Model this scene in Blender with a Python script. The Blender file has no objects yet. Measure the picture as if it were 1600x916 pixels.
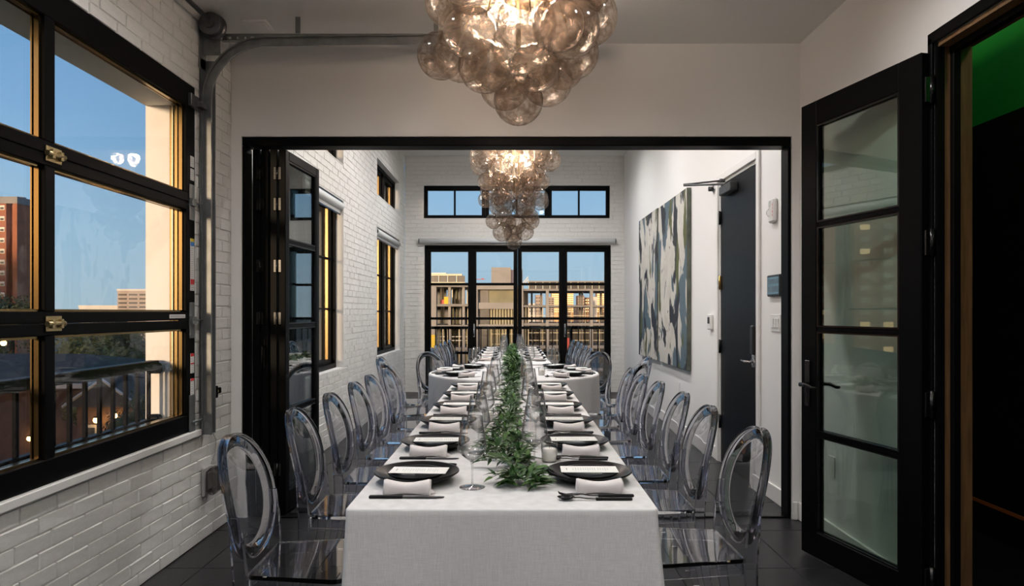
import bpy, bmesh, math, random
from mathutils import Vector, Matrix
random.seed(7)
PI = math.pi
scene = bpy.context.scene
COL = scene.collection
CAMZ = 1.32

# ------------------------------------------------------------------ camera
cam_d = bpy.data.cameras.new('camera')
cam_d.sensor_width = 36.0
cam_d.lens = 24.0
cam_d.shift_x = -3/1600
cam_d.shift_y = 30/1600
cam_d.clip_end = 3000
cam_d.clip_start = 0.05
cam = bpy.data.objects.new('camera', cam_d)
cam.location = (0, 0, CAMZ)
cam.rotation_euler = (PI/2, 0, 0)
COL.objects.link(cam)
scene.camera = cam
scene.view_settings.view_transform = 'Standard'
scene.view_settings.look = 'None'
scene.view_settings.gamma = 1.0
scene.view_settings.use_curve_mapping = False
scene.view_settings.exposure = 0.15
try:
    scene.cycles.transparent_max_bounces = 48
    scene.cycles.max_bounces = 24
    scene.cycles.transmission_bounces = 24
    scene.cycles.diffuse_bounces = 5
    scene.cycles.glossy_bounces = 5
    scene.cycles.caustics_reflective = False
    scene.cycles.caustics_refractive = False
    scene.cycles.sample_clamp_indirect = 6.0
    scene.cycles.use_denoising = True
except Exception:
    pass

# ------------------------------------------------------------------ world: clear dusk sky, warm low band where the sun has gone down
SUN_TO = Vector((-0.24, -0.965, 0.06)).normalized()      # towards the low sun
def make_world():
    w = bpy.data.worlds.new('dusk_sky')
    scene.world = w
    w.use_nodes = True
    nt = w.node_tree
    nt.nodes.clear()
    N = nt.nodes.new
    L = nt.links.new
    tc = N('ShaderNodeTexCoord')
    sep = N('ShaderNodeSeparateXYZ')
    L(tc.outputs['Generated'], sep.inputs[0])
    ramp = N('ShaderNodeValToRGB')
    e = ramp.color_ramp.elements
    e[0].position = 0.0;  e[0].color = (0.36, 0.47, 0.56, 1)
    e[1].position = 1.0;  e[1].color = (0.055, 0.14, 0.33, 1)
    for p, c in ((0.10, (0.30, 0.46, 0.62, 1)), (0.24, (0.19, 0.37, 0.62, 1)), (0.5, (0.10, 0.25, 0.50, 1))):
        n = e.new(p); n.color = c
    L(sep.outputs['Z'], ramp.inputs[0])
    # warm glow around the sun azimuth, fading with height
    dot = N('ShaderNodeVectorMath'); dot.operation = 'DOT_PRODUCT'
    dot.inputs[1].default_value = (SUN_TO.x, SUN_TO.y, 0.0)
    L(tc.outputs['Generated'], dot.inputs[0])
    mr = N('ShaderNodeMapRange'); mr.interpolation_type = 'SMOOTHSTEP'
    mr.inputs[1].default_value = 0.5; mr.inputs[2].default_value = 1.0
    L(dot.outputs['Value'], mr.inputs[0])
    mz = N('ShaderNodeMapRange'); mz.interpolation_type = 'SMOOTHSTEP'
    mz.inputs[1].default_value = 0.45; mz.inputs[2].default_value = 0.0
    L(sep.outputs['Z'], mz.inputs[0])
    mul = N('ShaderNodeMath'); mul.operation = 'MULTIPLY'
    L(mr.outputs[0], mul.inputs[0]); L(mz.outputs[0], mul.inputs[1])
    mix = N('ShaderNodeMix'); mix.data_type = 'RGBA'
    L(mul.outputs[0], mix.inputs['Factor'])
    L(ramp.outputs[0], mix.inputs['A'])
    mix.inputs['B'].default_value = (3.4, 1.9, 0.75, 1)
    bg = N('ShaderNodeBackground')
    bg.inputs['Strength'].default_value = 1.25
    L(mix.outputs['Result'], bg.inputs['Color'])
    out = N('ShaderNodeOutputWorld')
    L(bg.outputs[0], out.inputs['Surface'])
make_world()

sun_d = bpy.data.lights.new('low_sun', 'SUN')
sun_d.energy = 4.0
sun_d.color = (1.0, 0.70, 0.46)
sun_d.angle = math.radians(4)
sun = bpy.data.objects.new('low_sun', sun_d)
sun.rotation_euler = SUN_TO.to_track_quat('Z', 'Y').to_euler()
sun.location = (-20, -60, 20)
COL.objects.link(sun)

# strengths of the room lamps, the added pair included (fixtures are built further down)
W_DOWN_FRONT = 61.0
W_DOWN_DINING = 112.0
W_CHANDELIER = 20.0
WARM = (1.0, 0.91, 0.80)
NEUTRAL = (1.0, 0.98, 0.97)

# ------------------------------------------------------------------ materials
MATS = {}
def new_mat(name):
    m = bpy.data.materials.new(name); m.use_nodes = True
    MATS[name] = m
    return m, m.node_tree, m.node_tree.nodes['Principled BSDF']
def pm(name, col, rough=0.5, metal=0.0, var=0.0, vscale=8.0, bump=0.0, bscale=60.0, spec=0.5, emit=None, estr=0.0, coat=0.0, stretch=None):
    m, nt, b = new_mat(name)
    b.inputs['Roughness'].default_value = rough
    b.inputs['Metallic'].default_value = metal
    b.inputs['Specular IOR Level'].default_value = spec
    b.inputs['Coat Weight'].default_value = coat
    c = (*col, 1)
    b.inputs['Base Color'].default_value = c
    N, L = nt.nodes.new, nt.links.new
    tc = N('ShaderNodeTexCoord'); vec = tc.outputs['Object']
    if stretch:
        mp = N('ShaderNodeMapping'); mp.inputs['Scale'].default_value = stretch
        L(vec, mp.inputs[0]); vec = mp.outputs[0]
    if var > 0:
        n = N('ShaderNodeTexNoise'); n.inputs['Scale'].default_value = vscale; n.inputs['Detail'].default_value = 5
        L(vec, n.inputs['Vector'])
        r = N('ShaderNodeValToRGB')
        r.color_ramp.elements[0].position = 0.3; r.color_ramp.elements[1].position = 0.7
        r.color_ramp.elements[0].color = (*[max(0, x*(1-var)) for x in col], 1)
        r.color_ramp.elements[1].color = (*[min(1, x*(1+var)) for x in col], 1)
        L(n.outputs['Fac'], r.inputs[0]); L(r.outputs[0], b.inputs['Base Color'])
    if bump > 0:
        n2 = N('ShaderNodeTexNoise'); n2.inputs['Scale'].default_value = bscale; n2.inputs['Detail'].default_value = 4
        L(vec, n2.inputs['Vector'])
        bp = N('ShaderNodeBump'); bp.inputs['Strength'].default_value = bump; bp.inputs['Distance'].default_value = 0.004
        L(n2.outputs['Fac'], bp.inputs['Height']); L(bp.outputs[0], b.inputs['Normal'])
    if emit:
        b.inputs['Emission Color'].default_value = (*emit, 1)
        b.inputs['Emission Strength'].default_value = estr
    return m
def clear(name, centre, edge, spec0=0.04, spec1=0.75, rough=0.02, power=4.0, smoke=None, translucent=0.0, tcol=(1, .9, .8)):
    """thin clear shell: tinted transparency that deepens where the shell is seen edge-on, plus a mirror sheen"""
    m = bpy.data.materials.new(name); m.use_nodes = True; MATS[name] = m
    nt = m.node_tree; nt.nodes.clear(); N, L = nt.nodes.new, nt.links.new
    lw = N('ShaderNodeLayerWeight'); lw.inputs['Blend'].default_value = 0.5
    pw = N('ShaderNodeMath'); pw.operation = 'POWER'; pw.inputs[1].default_value = power
    L(lw.outputs['Facing'], pw.inputs[0])
    mc = N('ShaderNodeMix'); mc.data_type = 'RGBA'
    L(pw.outputs[0], mc.inputs['Factor'])
    mc.inputs['A'].default_value = (*centre, 1); mc.inputs['B'].default_value = (*edge, 1)
    csock = mc.outputs['Result']
    if smoke:
        tc = N('ShaderNodeTexCoord'); oi = N('ShaderNodeObjectInfo')
        ad = N('ShaderNodeVectorMath'); ad.operation = 'ADD'
        sc = N('ShaderNodeVectorMath'); sc.operation = 'SCALE'; sc.inputs['Scale'].default_value = 13.0
        cmb = N('ShaderNodeCombineXYZ')
        L(oi.outputs['Random'], cmb.inputs[0]); L(oi.outputs['Random'], cmb.inputs[1])
        L(cmb.outputs[0], sc.inputs[0]); L(sc.outputs[0], ad.inputs[0]); L(tc.outputs['Object'], ad.inputs[1])
        ns = N('ShaderNodeTexNoise'); ns.inputs['Scale'].default_value = 1.7; ns.inputs['Detail'].default_value = 4; ns.inputs['Distortion'].default_value = 1.6
        L(ad.outputs[0], ns.inputs['Vector'])
        rp = N('ShaderNodeValToRGB')
        rp.color_ramp.elements[0].position = 0.34; rp.color_ramp.elements[1].position = 0.62
        rp.color_ramp.elements[0].color = (*smoke, 1); rp.color_ramp.elements[1].color = (1, 1, 1, 1)
        L(ns.outputs['Fac'], rp.inputs[0])
        mm = N('ShaderNodeMix'); mm.data_type = 'RGBA'; mm.blend_type = 'MULTIPLY'; mm.inputs['Factor'].default_value = 1
        L(csock, mm.inputs['A']); L(rp.outputs[0], mm.inputs['B']); csock = mm.outputs['Result']
    tr = N('ShaderNodeBsdfTransparent'); L(csock, tr.inputs[0])
    gl = N('ShaderNodeBsdfGlossy'); gl.inputs['Roughness'].default_value = rough
    mr = N('ShaderNodeMapRange'); mr.inputs[3].default_value = spec0; mr.inputs[4].default_value = spec1
    L(pw.outputs[0], mr.inputs[0])
    mx = N('ShaderNodeMixShader'); L(mr.outputs[0], mx.inputs[0])
    base = tr.outputs[0]
    if translucent > 0:
        tl = N('ShaderNodeBsdfTranslucent'); tl.inputs[0].default_value = (*tcol, 1)
        m2 = N('ShaderNodeMixShader'); m2.inputs[0].default_value = translucent
        L(tr.outputs[0], m2.inputs[1]); L(tl.outputs[0], m2.inputs[2]); base = m2.outputs[0]
    L(base, mx.inputs[1]); L(gl.outputs[0], mx.inputs[2])
    o = N('ShaderNodeOutputMaterial'); L(mx.outputs[0], o.inputs[0])
    return m

pm('brick_paint', (.74, .73, .705), .55, var=.05, vscale=5, bump=.5, bscale=45)
pm('mortar_paint', (.70, .69, .665), .7, bump=.4, bscale=80)
pm('white_paint', (.84, .83, .815), .6, bump=.06, bscale=150)
pm('ceiling_paint', (.78, .77, .755), .75)
pm('trim_white', (.80, .79, .77), .45)
pm('stucco_white', (.90, .875, .84), .7, bump=.1)
pm('black_metal', (.003, .003, .0033), .42, spec=.06)
pm('black_satin', (.003, .003, .0033), .20, spec=.42)
pm('black_door', (.004, .0043, .0055), .36, spec=.14)
pm('galvanised', (.24, .25, .255), .42, metal=.75, var=.18, vscale=14)
pm('steel_dark', (.12, .12, .125), .4, metal=.8, var=.2, vscale=30)
pm('chrome', (.75, .75, .77), .12, metal=1)
pm('brass', (.55, .38, .14), .3, metal=1)
pm('zinc_gold', (.48, .38, .20), .35, metal=.9)
pm('bronze_bead', (.30, .21, .095), .22, metal=1)
pm('spacer_metal', (.85, .78, .6), .25, metal=1)
pm('bronze_window', (.13, .09, .042), .28, metal=1)
pm('slate', (.010, .010, .0115), .36, var=.45, vscale=6, bump=.35, bscale=22, spec=.45)
pm('grout', (.01, .01, .01), .8)
pm('linen', (.70, .68, .665), .85, spec=.15)
pm('napkin_cloth', (.78, .73, .715), .9, bump=.3, bscale=500, spec=.15)
pm('stoneware_black', (.004, .004, .005), .32, spec=.14)
pm('cutlery_black', (.004, .004, .005), .32, spec=.16)
pm('cutlery_steel', (.045, .045, .05), .28, metal=.9)
pm('paper', (.88, .87, .83), .8)
pm('print_grey', (.45, .45, .45), .8)
pm('wax', (.88, .86, .81), .5, emit=(1, .9, .75), estr=.05)
pm('leaf_green', (.028, .076, .018), .42, var=.5, vscale=30, spec=.4)
pm('leaf_light', (.07, .15, .035), .42, var=.4, vscale=30, spec=.4)
pm('stem_green', (.07, .11, .035), .6)
pm('shade_fabric', (.66, .68, .69), .6)
pm('brown_wood', (.16, .085, .035), .45, var=.3, vscale=10, stretch=(8, 8, .6))
pm('corridor_black', (.006, .006, .007), .5)
pm('corridor_green_light', (.03, .60, .09), .6, var=.3, vscale=1.2)  # green light on the upper wall is put into this colour
pm('orange_trim', (.55, .16, .04), .5)
pm('plastic_white', (.78, .77, .75), .4)
pm('plastic_grey', (.35, .34, .33), .45)
pm('plastic_black', (.015, .015, .016), .35)
pm('screen_glow', (.02, .04, .05), .15, emit=(.10, .16, .19), estr=.6)
pm('tile_grey', (.12, .17, .2), .3)
pm('red_print', (.65, .03, .03), .6)
pm('yellow_print', (.85, .65, .05), .6)
pm('blue_print', (.05, .2, .55), .6)
pm('bulb_glow', (1, .9, .7), .4, emit=(1, .74, .42), estr=5)
pm('downlight_glow', (1, .95, .88), .4, emit=(1, .93, .84), estr=4)
pm('canvas_edge', (.10, .11, .09), .8, var=.3)
# outside
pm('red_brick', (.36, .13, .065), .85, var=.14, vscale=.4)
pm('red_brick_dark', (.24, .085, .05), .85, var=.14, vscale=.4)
pm('brown_brick', (.075, .042, .034), .85, var=.25, vscale=2)
pm('concrete', (.27, .255, .24), .85, var=.14, vscale=.35)
pm('concrete_pale', (.34, .325, .305), .85, var=.1, vscale=.3)
pm('ply_yellow', (.26, .25, .17), .8, var=.18, vscale=.6)
pm('cream_steel', (.80, .72, .52), .6)
pm('dark_panel', (.022, .020, .020), .4)
pm('site_yellow', (.85, .60, .03), .6)
pm('site_white', (.85, .82, .75), .6)
pm('crane_red', (.55, .05, .03), .5)
pm('roof_slate', (.062, .056, .052), .95, spec=.1, var=.2, vscale=3)
pm('house_trim', (.38, .37, .36), .6)
pm('ground_dark', (.045, .055, .03), .95, var=.4, vscale=.05)
pm('asphalt', (.05, .05, .055), .9)
pm('foliage_far', (.032, .046, .013), .8, var=.5, vscale=.6)
pm('foliage_warm', (.10, .102, .022), .8, var=.5, vscale=.6)
pm('bark', (.06, .04, .025), .9)
pm('city_tan', (.46, .37, .31), .8, var=.06, vscale=.1)
pm('city_orange', (.80, .46, .20), .7, var=.06, vscale=.1)
pm('city_white', (.70, .66, .60), .7, var=.05, vscale=.1)
pm('city_brown', (.34, .20, .12), .8, var=.06, vscale=.1)
pm('tower_glass', (.10, .11, .22), .15, metal=.4)
pm('win_dark', (.05, .055, .065), .2)
pm('win_bright', (.72, .68, .58), .3)
pm('win_lit', (.9, .7, .4), .4, emit=(1, .68, .30), estr=1.6)
pm('porch_glow', (1, .7, .3), .4, emit=(1, .52, .14), estr=30)
pm('street_glow', (1, 1, 1), .4, emit=(.85, .95, 1), estr=30)
clear('pane_glass', (.91, .93, .92), (.5, .55, .55), spec0=.03, spec1=.9, rough=.004, power=4.5)
clear('pane_green', (.70, .775, .725), (.40, .46, .42), spec0=.075, spec1=.9, rough=.006, power=4)
clear('pane_bifold', (.74, .80, .78), (.3, .35, .34), spec0=.20, spec1=.9, rough=.006, power=3)
clear('stemware', (.975, .975, .975), (.16, .17, .18), spec0=.075, spec1=.95, rough=.015, power=3.0)
clear('votive_glass', (.988, .988, .985), (.40, .40, .40), spec0=.05, spec1=.8, rough=.02, power=3.5)
clear('bubble_glass', (.93, .905, .885), (.20, .165, .14), spec0=.03, spec1=.42, rough=.10, power=4.2, smoke=(.58, .52, .47), translucent=.04, tcol=(.9, .80, .70))
clear('outlet_cover', (.45, .44, .43), (.25, .25, .25), spec0=.06, spec1=.5, rough=.15, power=2)

def glass(name, col, ior=1.49, rough=0.0):
    m, nt, b = new_mat(name)
    b.inputs['Base Color'].default_value = (*col, 1); b.inputs['Transmission Weight'].default_value = 1.0
    b.inputs['IOR'].default_value = ior; b.inputs['Roughness'].default_value = rough
glass('ghost', (.90, .905, .965)); glass('ghost_thin', (.84, .845, .88))

def weave_linen():
    """linen slubs: fine cross threads in colour and relief"""
    m = MATS['linen']; nt = m.node_tree; b = nt.nodes['Principled BSDF']; N, L = nt.nodes.new, nt.links.new
    tc = N('ShaderNodeTexCoord')
    outs = []
    for s in ((640, 640, 20), (24, 24, 700)):
        mp = N('ShaderNodeMapping'); mp.inputs['Scale'].default_value = s
        L(tc.outputs['Object'], mp.inputs[0])
        n = N('ShaderNodeTexNoise'); n.inputs['Scale'].default_value = 1.0; n.inputs['Detail'].default_value = 2
        L(mp.outputs[0], n.inputs['Vector']); outs.append(n.outputs['Fac'])
    a = N('ShaderNodeMath'); a.operation = 'ADD'; L(outs[0], a.inputs[0]); L(outs[1], a.inputs[1])
    r = N('ShaderNodeMapRange'); r.inputs[1].default_value = .65; r.inputs[2].default_value = 1.35
    L(a.outputs[0], r.inputs[0])
    mx = N('ShaderNodeMix'); mx.data_type = 'RGBA'; L(r.outputs[0], mx.inputs['Factor'])
    mx.inputs['A'].default_value = (.60, .585, .575, 1); mx.inputs['B'].default_value = (.78, .77, .765, 1)
    L(mx.outputs['Result'], b.inputs['Base Color'])
weave_linen()

def painting_mat(name, seed):
    m, nt, b = new_mat(name); N, L = nt.nodes.new, nt.links.new
    b.inputs['Roughness'].default_value = .6
    tc = N('ShaderNodeTexCoord')
    def noise(scale, off, detail=4, dist=.8):
        mp = N('ShaderNodeMapping'); mp.inputs['Scale'].default_value = scale; mp.inputs['Location'].default_value = off
        L(tc.outputs['Object'], mp.inputs[0])
        n = N('ShaderNodeTexNoise'); n.inputs['Scale'].default_value = 1; n.inputs['Detail'].default_value = detail; n.inputs['Distortion'].default_value = dist
        L(mp.outputs[0], n.inputs['Vector']); return n.outputs['Fac']
    def step(fac, lo, hi):
        r = N('ShaderNodeMapRange'); r.inputs[1].default_value = lo; r.inputs[2].default_value = hi
        L(fac, r.inputs[0]); return r.outputs[0]
    def mix(f, a, c):
        x = N('ShaderNodeMix'); x.data_type = 'RGBA'; L(f, x.inputs['Factor'])
        L(a, x.inputs['A']); x.inputs['B'].default_value = (*c, 1); return x.outputs['Result']
    r = N('ShaderNodeValToRGB')
    r.color_ramp.elements[0].color = (.46, .43, .37, 1); r.color_ramp.elements[1].color = (.70, .68, .63, 1)
    L(noise((3, 6, 4), (seed, 0, 0)), r.inputs[0])
    c = r.outputs[0]
    c = mix(step(noise((1, 2.4, 1.25), (seed+3, 1, 4), 3, .5), .535, .56), c, (.09, .135, .165))
    c = mix(step(noise((1, 2.5, 1.35), (seed+9, 5, 2), 4, .7), .53, .555), c, (.018, .021, .03))
    c = mix(step(noise((1, 4.2, 1.3), (seed+17, 2, 8), 3, .4), .59, .62), c, (.09, .10, .03))
    c = mix(step(noise((1, 9, 7), (seed+21, 2, 8), 5, .4), .66, .69), c, (.06, .065, .07))
    L(c, b.inputs['Base Color'])
    return m
painting_mat('painting_a', 2.0); painting_mat('painting_b', 11.0)

# ------------------------------------------------------------------ mesh helpers
class MB:
    def __init__(self): self.v = []; self.f = []; self.sm = []
    def add(self, vs, fs, smooth=False):
        o = len(self.v); self.v += [tuple(p) for p in vs]
        self.f += [tuple(i+o for i in f) for f in fs]; self.sm += [smooth]*len(fs); return self
    def box(self, x0, x1, y0, y1, z0, z1):
        if x0 > x1: x0, x1 = x1, x0
        if y0 > y1: y0, y1 = y1, y0
        if z0 > z1: z0, z1 = z1, z0
        v = [(x0,y0,z0),(x1,y0,z0),(x1,y1,z0),(x0,y1,z0),(x0,y0,z1),(x1,y0,z1),(x1,y1,z1),(x0,y1,z1)]
        return self.add(v, [(3,2,1,0),(4,5,6,7),(0,1,5,4),(1,2,6,5),(2,3,7,6),(3,0,4,7)])
    def bbox(self, x0, x1, y0, y1, z0, z1, b=.004):
        """box with chamfered edges"""
        cx, cy, cz = (x0+x1)/2, (y0+y1)/2, (z0+z1)/2
        hx, hy, hz = abs(x1-x0)/2, abs(y1-y0)/2, abs(z1-z0)/2
        b = min(b, hx*.8, hy*.8, hz*.8)
        vs, idx = [], {}
        for sx in (-1, 1):
            for sy in (-1, 1):
                for sz in (-1, 1):
                    for ax in range(3):
                        q = [hx-b, hy-b, hz-b]; q[ax] += b
                        idx[(sx, sy, sz, ax)] = len(vs)
                        vs.append((cx+sx*q[0], cy+sy*q[1], cz+sz*q[2]))
        fs = []
        def order(ids, n):
            c = Vector((0, 0, 0))
            for i in ids: c += Vector(vs[i])
            c /= len(ids); n = Vector(n).normalized()
            u = (Vector(vs[ids[0]])-c); u = (u-n*u.dot(n)).normalized(); w = n.cross(u)
            return tuple(sorted(ids, key=lambda i: math.atan2((Vector(vs[i])-c).dot(w), (Vector(vs[i])-c).dot(u))))
        for ax in range(3):
            for s in (-1, 1):
                ids = [idx[k] for k in idx if k[3] == ax and k[ax] == s]
                n = [0, 0, 0]; n[ax] = s; fs.append(order(ids, n))
        for ax in range(3):
            a1, a2 = [a for a in range(3) if a != ax]
            for s1 in (-1, 1):
                for s2 in (-1, 1):
                    ids = [idx[k] for k in idx if k[a1] == s1 and k[a2] == s2 and k[3] in (a1, a2)]
                    n = [0, 0, 0]; n[a1] = s1; n[a2] = s2; fs.append(order(ids, n))
        for sx in (-1, 1):
            for sy in (-1, 1):
                for sz in (-1, 1):
                    fs.append(order([idx[(sx, sy, sz, a)] for a in range(3)], (sx, sy, sz)))
        return self.add(vs, fs)
    def tube(self, pts, r, n=8, caps=True, smooth=True):
        pts = [Vector(p) for p in pts]
        rs = r if isinstance(r, (list, tuple)) else [r]*len(pts)
        vs, fs = [], []
        prev = None
        for i, p in enumerate(pts):
            t = (pts[min(i+1, len(pts)-1)]-pts[max(i-1, 0)]).normalized()
            if prev is None:
                a = Vector((0, 0, 1)) if abs(t.z) < .9 else Vector((1, 0, 0))
                u = t.cross(a).normalized()
            else:
                u = (prev-t*prev.dot(t)).normalized()
            prev = u; w = t.cross(u)
            for k in range(n):
                an = 2*PI*k/n
                vs.append(p+(u*math.cos(an)+w*math.sin(an))*rs[i])
        for i in range(len(pts)-1):
            for k in range(n):
                k2 = (k+1) % n
                fs.append((i*n+k, i*n+k2, (i+1)*n+k2, (i+1)*n+k))
        self.add(vs, fs, smooth)
        if caps:
            o = len(self.v)-len(vs)
            self.f.append(tuple(o+k for k in reversed(range(n)))); self.sm.append(False)
            self.f.append(tuple(o+(len(pts)-1)*n+k for k in range(n))); self.sm.append(False)
        return self
    def sweep(self, pts, prof, side, smooth=False, closed=False, caps=True):
        """sweep a closed 2-D profile (u along 'side', w along the path normal) along pts"""
        pts = [Vector(p) for p in pts]; side = Vector(side).normalized(); n = len(prof); vs = []; m = len(pts)
        for i, p in enumerate(pts):
            a = pts[(i-1) % m] if closed else pts[max(i-1, 0)]
            c = pts[(i+1) % m] if closed else pts[min(i+1, m-1)]
            t = (c-a).normalized(); w = t.cross(side).normalized()
            for (u, q) in prof: vs.append(p+side*u+w*q)
        fs = []
        for i in range(m if closed else m-1):
            j = (i+1) % m
            for k in range(n):
                k2 = (k+1) % n; fs.append((i*n+k, j*n+k, j*n+k2, i*n+k2))
        self.add(vs, fs, smooth)
        if caps and not closed:
            o = len(self.v)-len(vs)
            self.f.append(tuple(o+k for k in range(n))); self.sm.append(False)
            self.f.append(tuple(o+(m-1)*n+k for k in reversed(range(n)))); self.sm.append(False)
        return self
    def lathe(self, prof, n=24, c=(0, 0, 0), axis='z', smooth=True, close=False):
        vs, fs = [], []
        for (r, z) in prof:
            for k in range(n):
                a = 2*PI*k/n
                p = (r*math.cos(a), r*math.sin(a), z)
                if axis == 'y': p = (p[0], p[2], p[1])
                elif axis == 'x': p = (p[2], p[0], p[1])
                vs.append((p[0]+c[0], p[1]+c[1], p[2]+c[2]))
        m = len(prof)
        for i in range(m if close else m-1):
            j = (i+1) % m
            for k in range(n):
                k2 = (k+1) % n
                f = (i*n+k, i*n+k2, j*n+k2, j*n+k)
                fs.append(f if axis != 'y' else f[::-1])
        return self.add(vs, fs, smooth)
    def cyl(self, c, r, h, axis='z', n=16, smooth=True):
        self.lathe([(r, 0), (r, h)], n, c, axis, smooth)
        o = len(self.v)-2*n
        a, b = tuple(o+k for k in reversed(range(n))), tuple(o+n+k for k in range(n))
        if axis == 'y': a, b = a[::-1], b[::-1]
        self.f += [a, b]; self.sm += [False, False]
        return self
    def prism(self, poly, z0, z1, axis='z'):
        n = len(poly)
        def mp(x, y, z): return (x, y, z) if axis == 'z' else ((x, z, y) if axis == 'y' else (z, x, y))
        vs = [mp(x, y, z0) for x, y in poly]+[mp(x, y, z1) for x, y in poly]
        fs = [tuple(reversed(range(n))), tuple(range(n, 2*n))]+[(k, (k+1) % n, n+(k+1) % n, n+k) for k in range(n)]
        return self.add(vs, fs)
    def mesh(self, name, mat):
        me = bpy.data.meshes.new(name); me.from_pydata(self.v, [], self.f)
        me.polygons.foreach_set('use_smooth', self.sm)
        if mat in ('ghost', 'ghost_thin', 'stemware', 'votive_glass'):
            bm = bmesh.new(); bm.from_mesh(me); bmesh.ops.recalc_face_normals(bm, faces=bm.faces); bm.to_mesh(me); bm.free()
        if mat: me.materials.append(MATS[mat])
        me.update(); return me
    def build(self, name, mat, parent=None, loc=None, rot=None):
        return link(name, self.mesh(name, mat), parent, loc, rot)
def link(name, me, parent=None, loc=None, rot=None, scale=None):
    o = bpy.data.objects.new(name, me); COL.objects.link(o)
    if parent: o.parent = parent
    if loc: o.location = loc
    if rot: o.rotation_euler = rot
    if scale: o.scale = scale
    return o
def tag(o, label=None, cat=None, group=None, kind=None):
    if label: o['label'] = label
    if cat: o['category'] = cat
    if group: o['group'] = group
    if kind: o['kind'] = kind
    return o
def thing(name, label, cat, loc=(0, 0, 0), rz=0, group=None, kind=None):
    o = link(name, None, None, loc, (0, 0, rz)); o.empty_display_size = .1
    return tag(o, label, cat, group, kind)
def copy_tree(o, parent=None):
    c = o.copy(); COL.objects.link(c); c.parent = parent
    for ch in list(o.children): copy_tree(ch, c)
    return c
def rects_minus(u0, u1, w0, w1, holes):
    """split a rectangle with rectangular holes into solid rectangles"""
    us = sorted({u0, u1, *[min(max(h[k], u0), u1) for h in holes for k in (0, 1)]})
    out = []
    for a, b in zip(us, us[1:]):
        m = (a+b)/2; cuts = sorted((h[2], h[3]) for h in holes if h[0] < m < h[1]); z = w0
        for c, d in cuts:
            if c > z: out.append((a, b, z, c))
            z = max(z, d)
        if z < w1: out.append((a, b, z, w1))
    return out
def rotm(a): return Matrix.Rotation(a, 4, 'Z')

# ------------------------------------------------------------------ room dimensions
XL, XR = -1.80, 1.82          # inner faces of the side walls
YP, YP2 = 4.345, 4.485        # folding-door partition
YF = 11.25                    # far brick wall
YB = -3.0                     # wall behind the camera
ZC1, ZC2 = 3.03, 3.90         # ceilings
OPX0, OPX1, OPZ = -1.735, 1.770, 2.44

# ------------------------------------------------------------------ floor of slate tiles
fl = MB().box(XL-.3, XR, YB, YF+.2, -.10, -.004).build('floor', 'grout')
tag(fl, 'black slate tile floor running through both rooms', 'floor', kind='structure')
T = .61
tile_me = [MB().bbox(-T/2+.002, T/2-.002, -T/2+.002, T/2-.002, -.012, 0, .003).mesh('floor_tile', 'slate') for _ in range(1)][0]
xs = [1.44-T*k for k in range(-1, 7)]
ys = [3.52+T*k for k in range(-11, 14)]
for xa in xs:
    for ya in ys:
        x0, x1 = max(xa-T, XL), min(xa, XR); y0, y1 = max(ya, YB), min(ya+T, YF)
        if x1-x0 < .03 or y1-y0 < .03: continue
        link('floor_tile', tile_me, fl, ((x0+x1)/2, (y0+y1)/2, random.uniform(-.0008, .0004)), None, ((x1-x0)/T, (y1-y0)/T, 1))

# ------------------------------------------------------------------ brick walls
COURSE, BL, JT = .0677, .2032, .0072
def unit_brick(seed):
    r = random.Random(seed); j = lambda s: r.uniform(-s, s)
    hl, hh = .5, .5; vs = []
    for (s, d) in ((1, 0.0), (1, .006), (.965, .0125)):
        for (a, b) in ((-1, -1), (1, -1), (1, 1), (-1, 1)):
            fa = (1-(1-s)*.45) if s < 1 else 1; fb = s if s < 1 else 1
            vs.append((a*hl*fa+(j(.012) if d > 0 else 0), (d+(j(.0022) if d > .01 else 0)), b*hh*(1-(1-fb)*1.7)+(j(.03) if d > 0 else 0)))
    fs = []
    for i in (0, 4):
        for k in range(4):
            k2 = (k+1) % 4; fs.append((i+k, i+k2, i+4+k2, i+4+k))
    fs.append((8, 9, 10, 11))
    return vs, fs
UB = [unit_brick(s) for s in range(5)]
UBM = []
for v, f in UB:
    UBM.append(MB().add(v, f).mesh('brick', 'brick_paint'))
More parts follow.
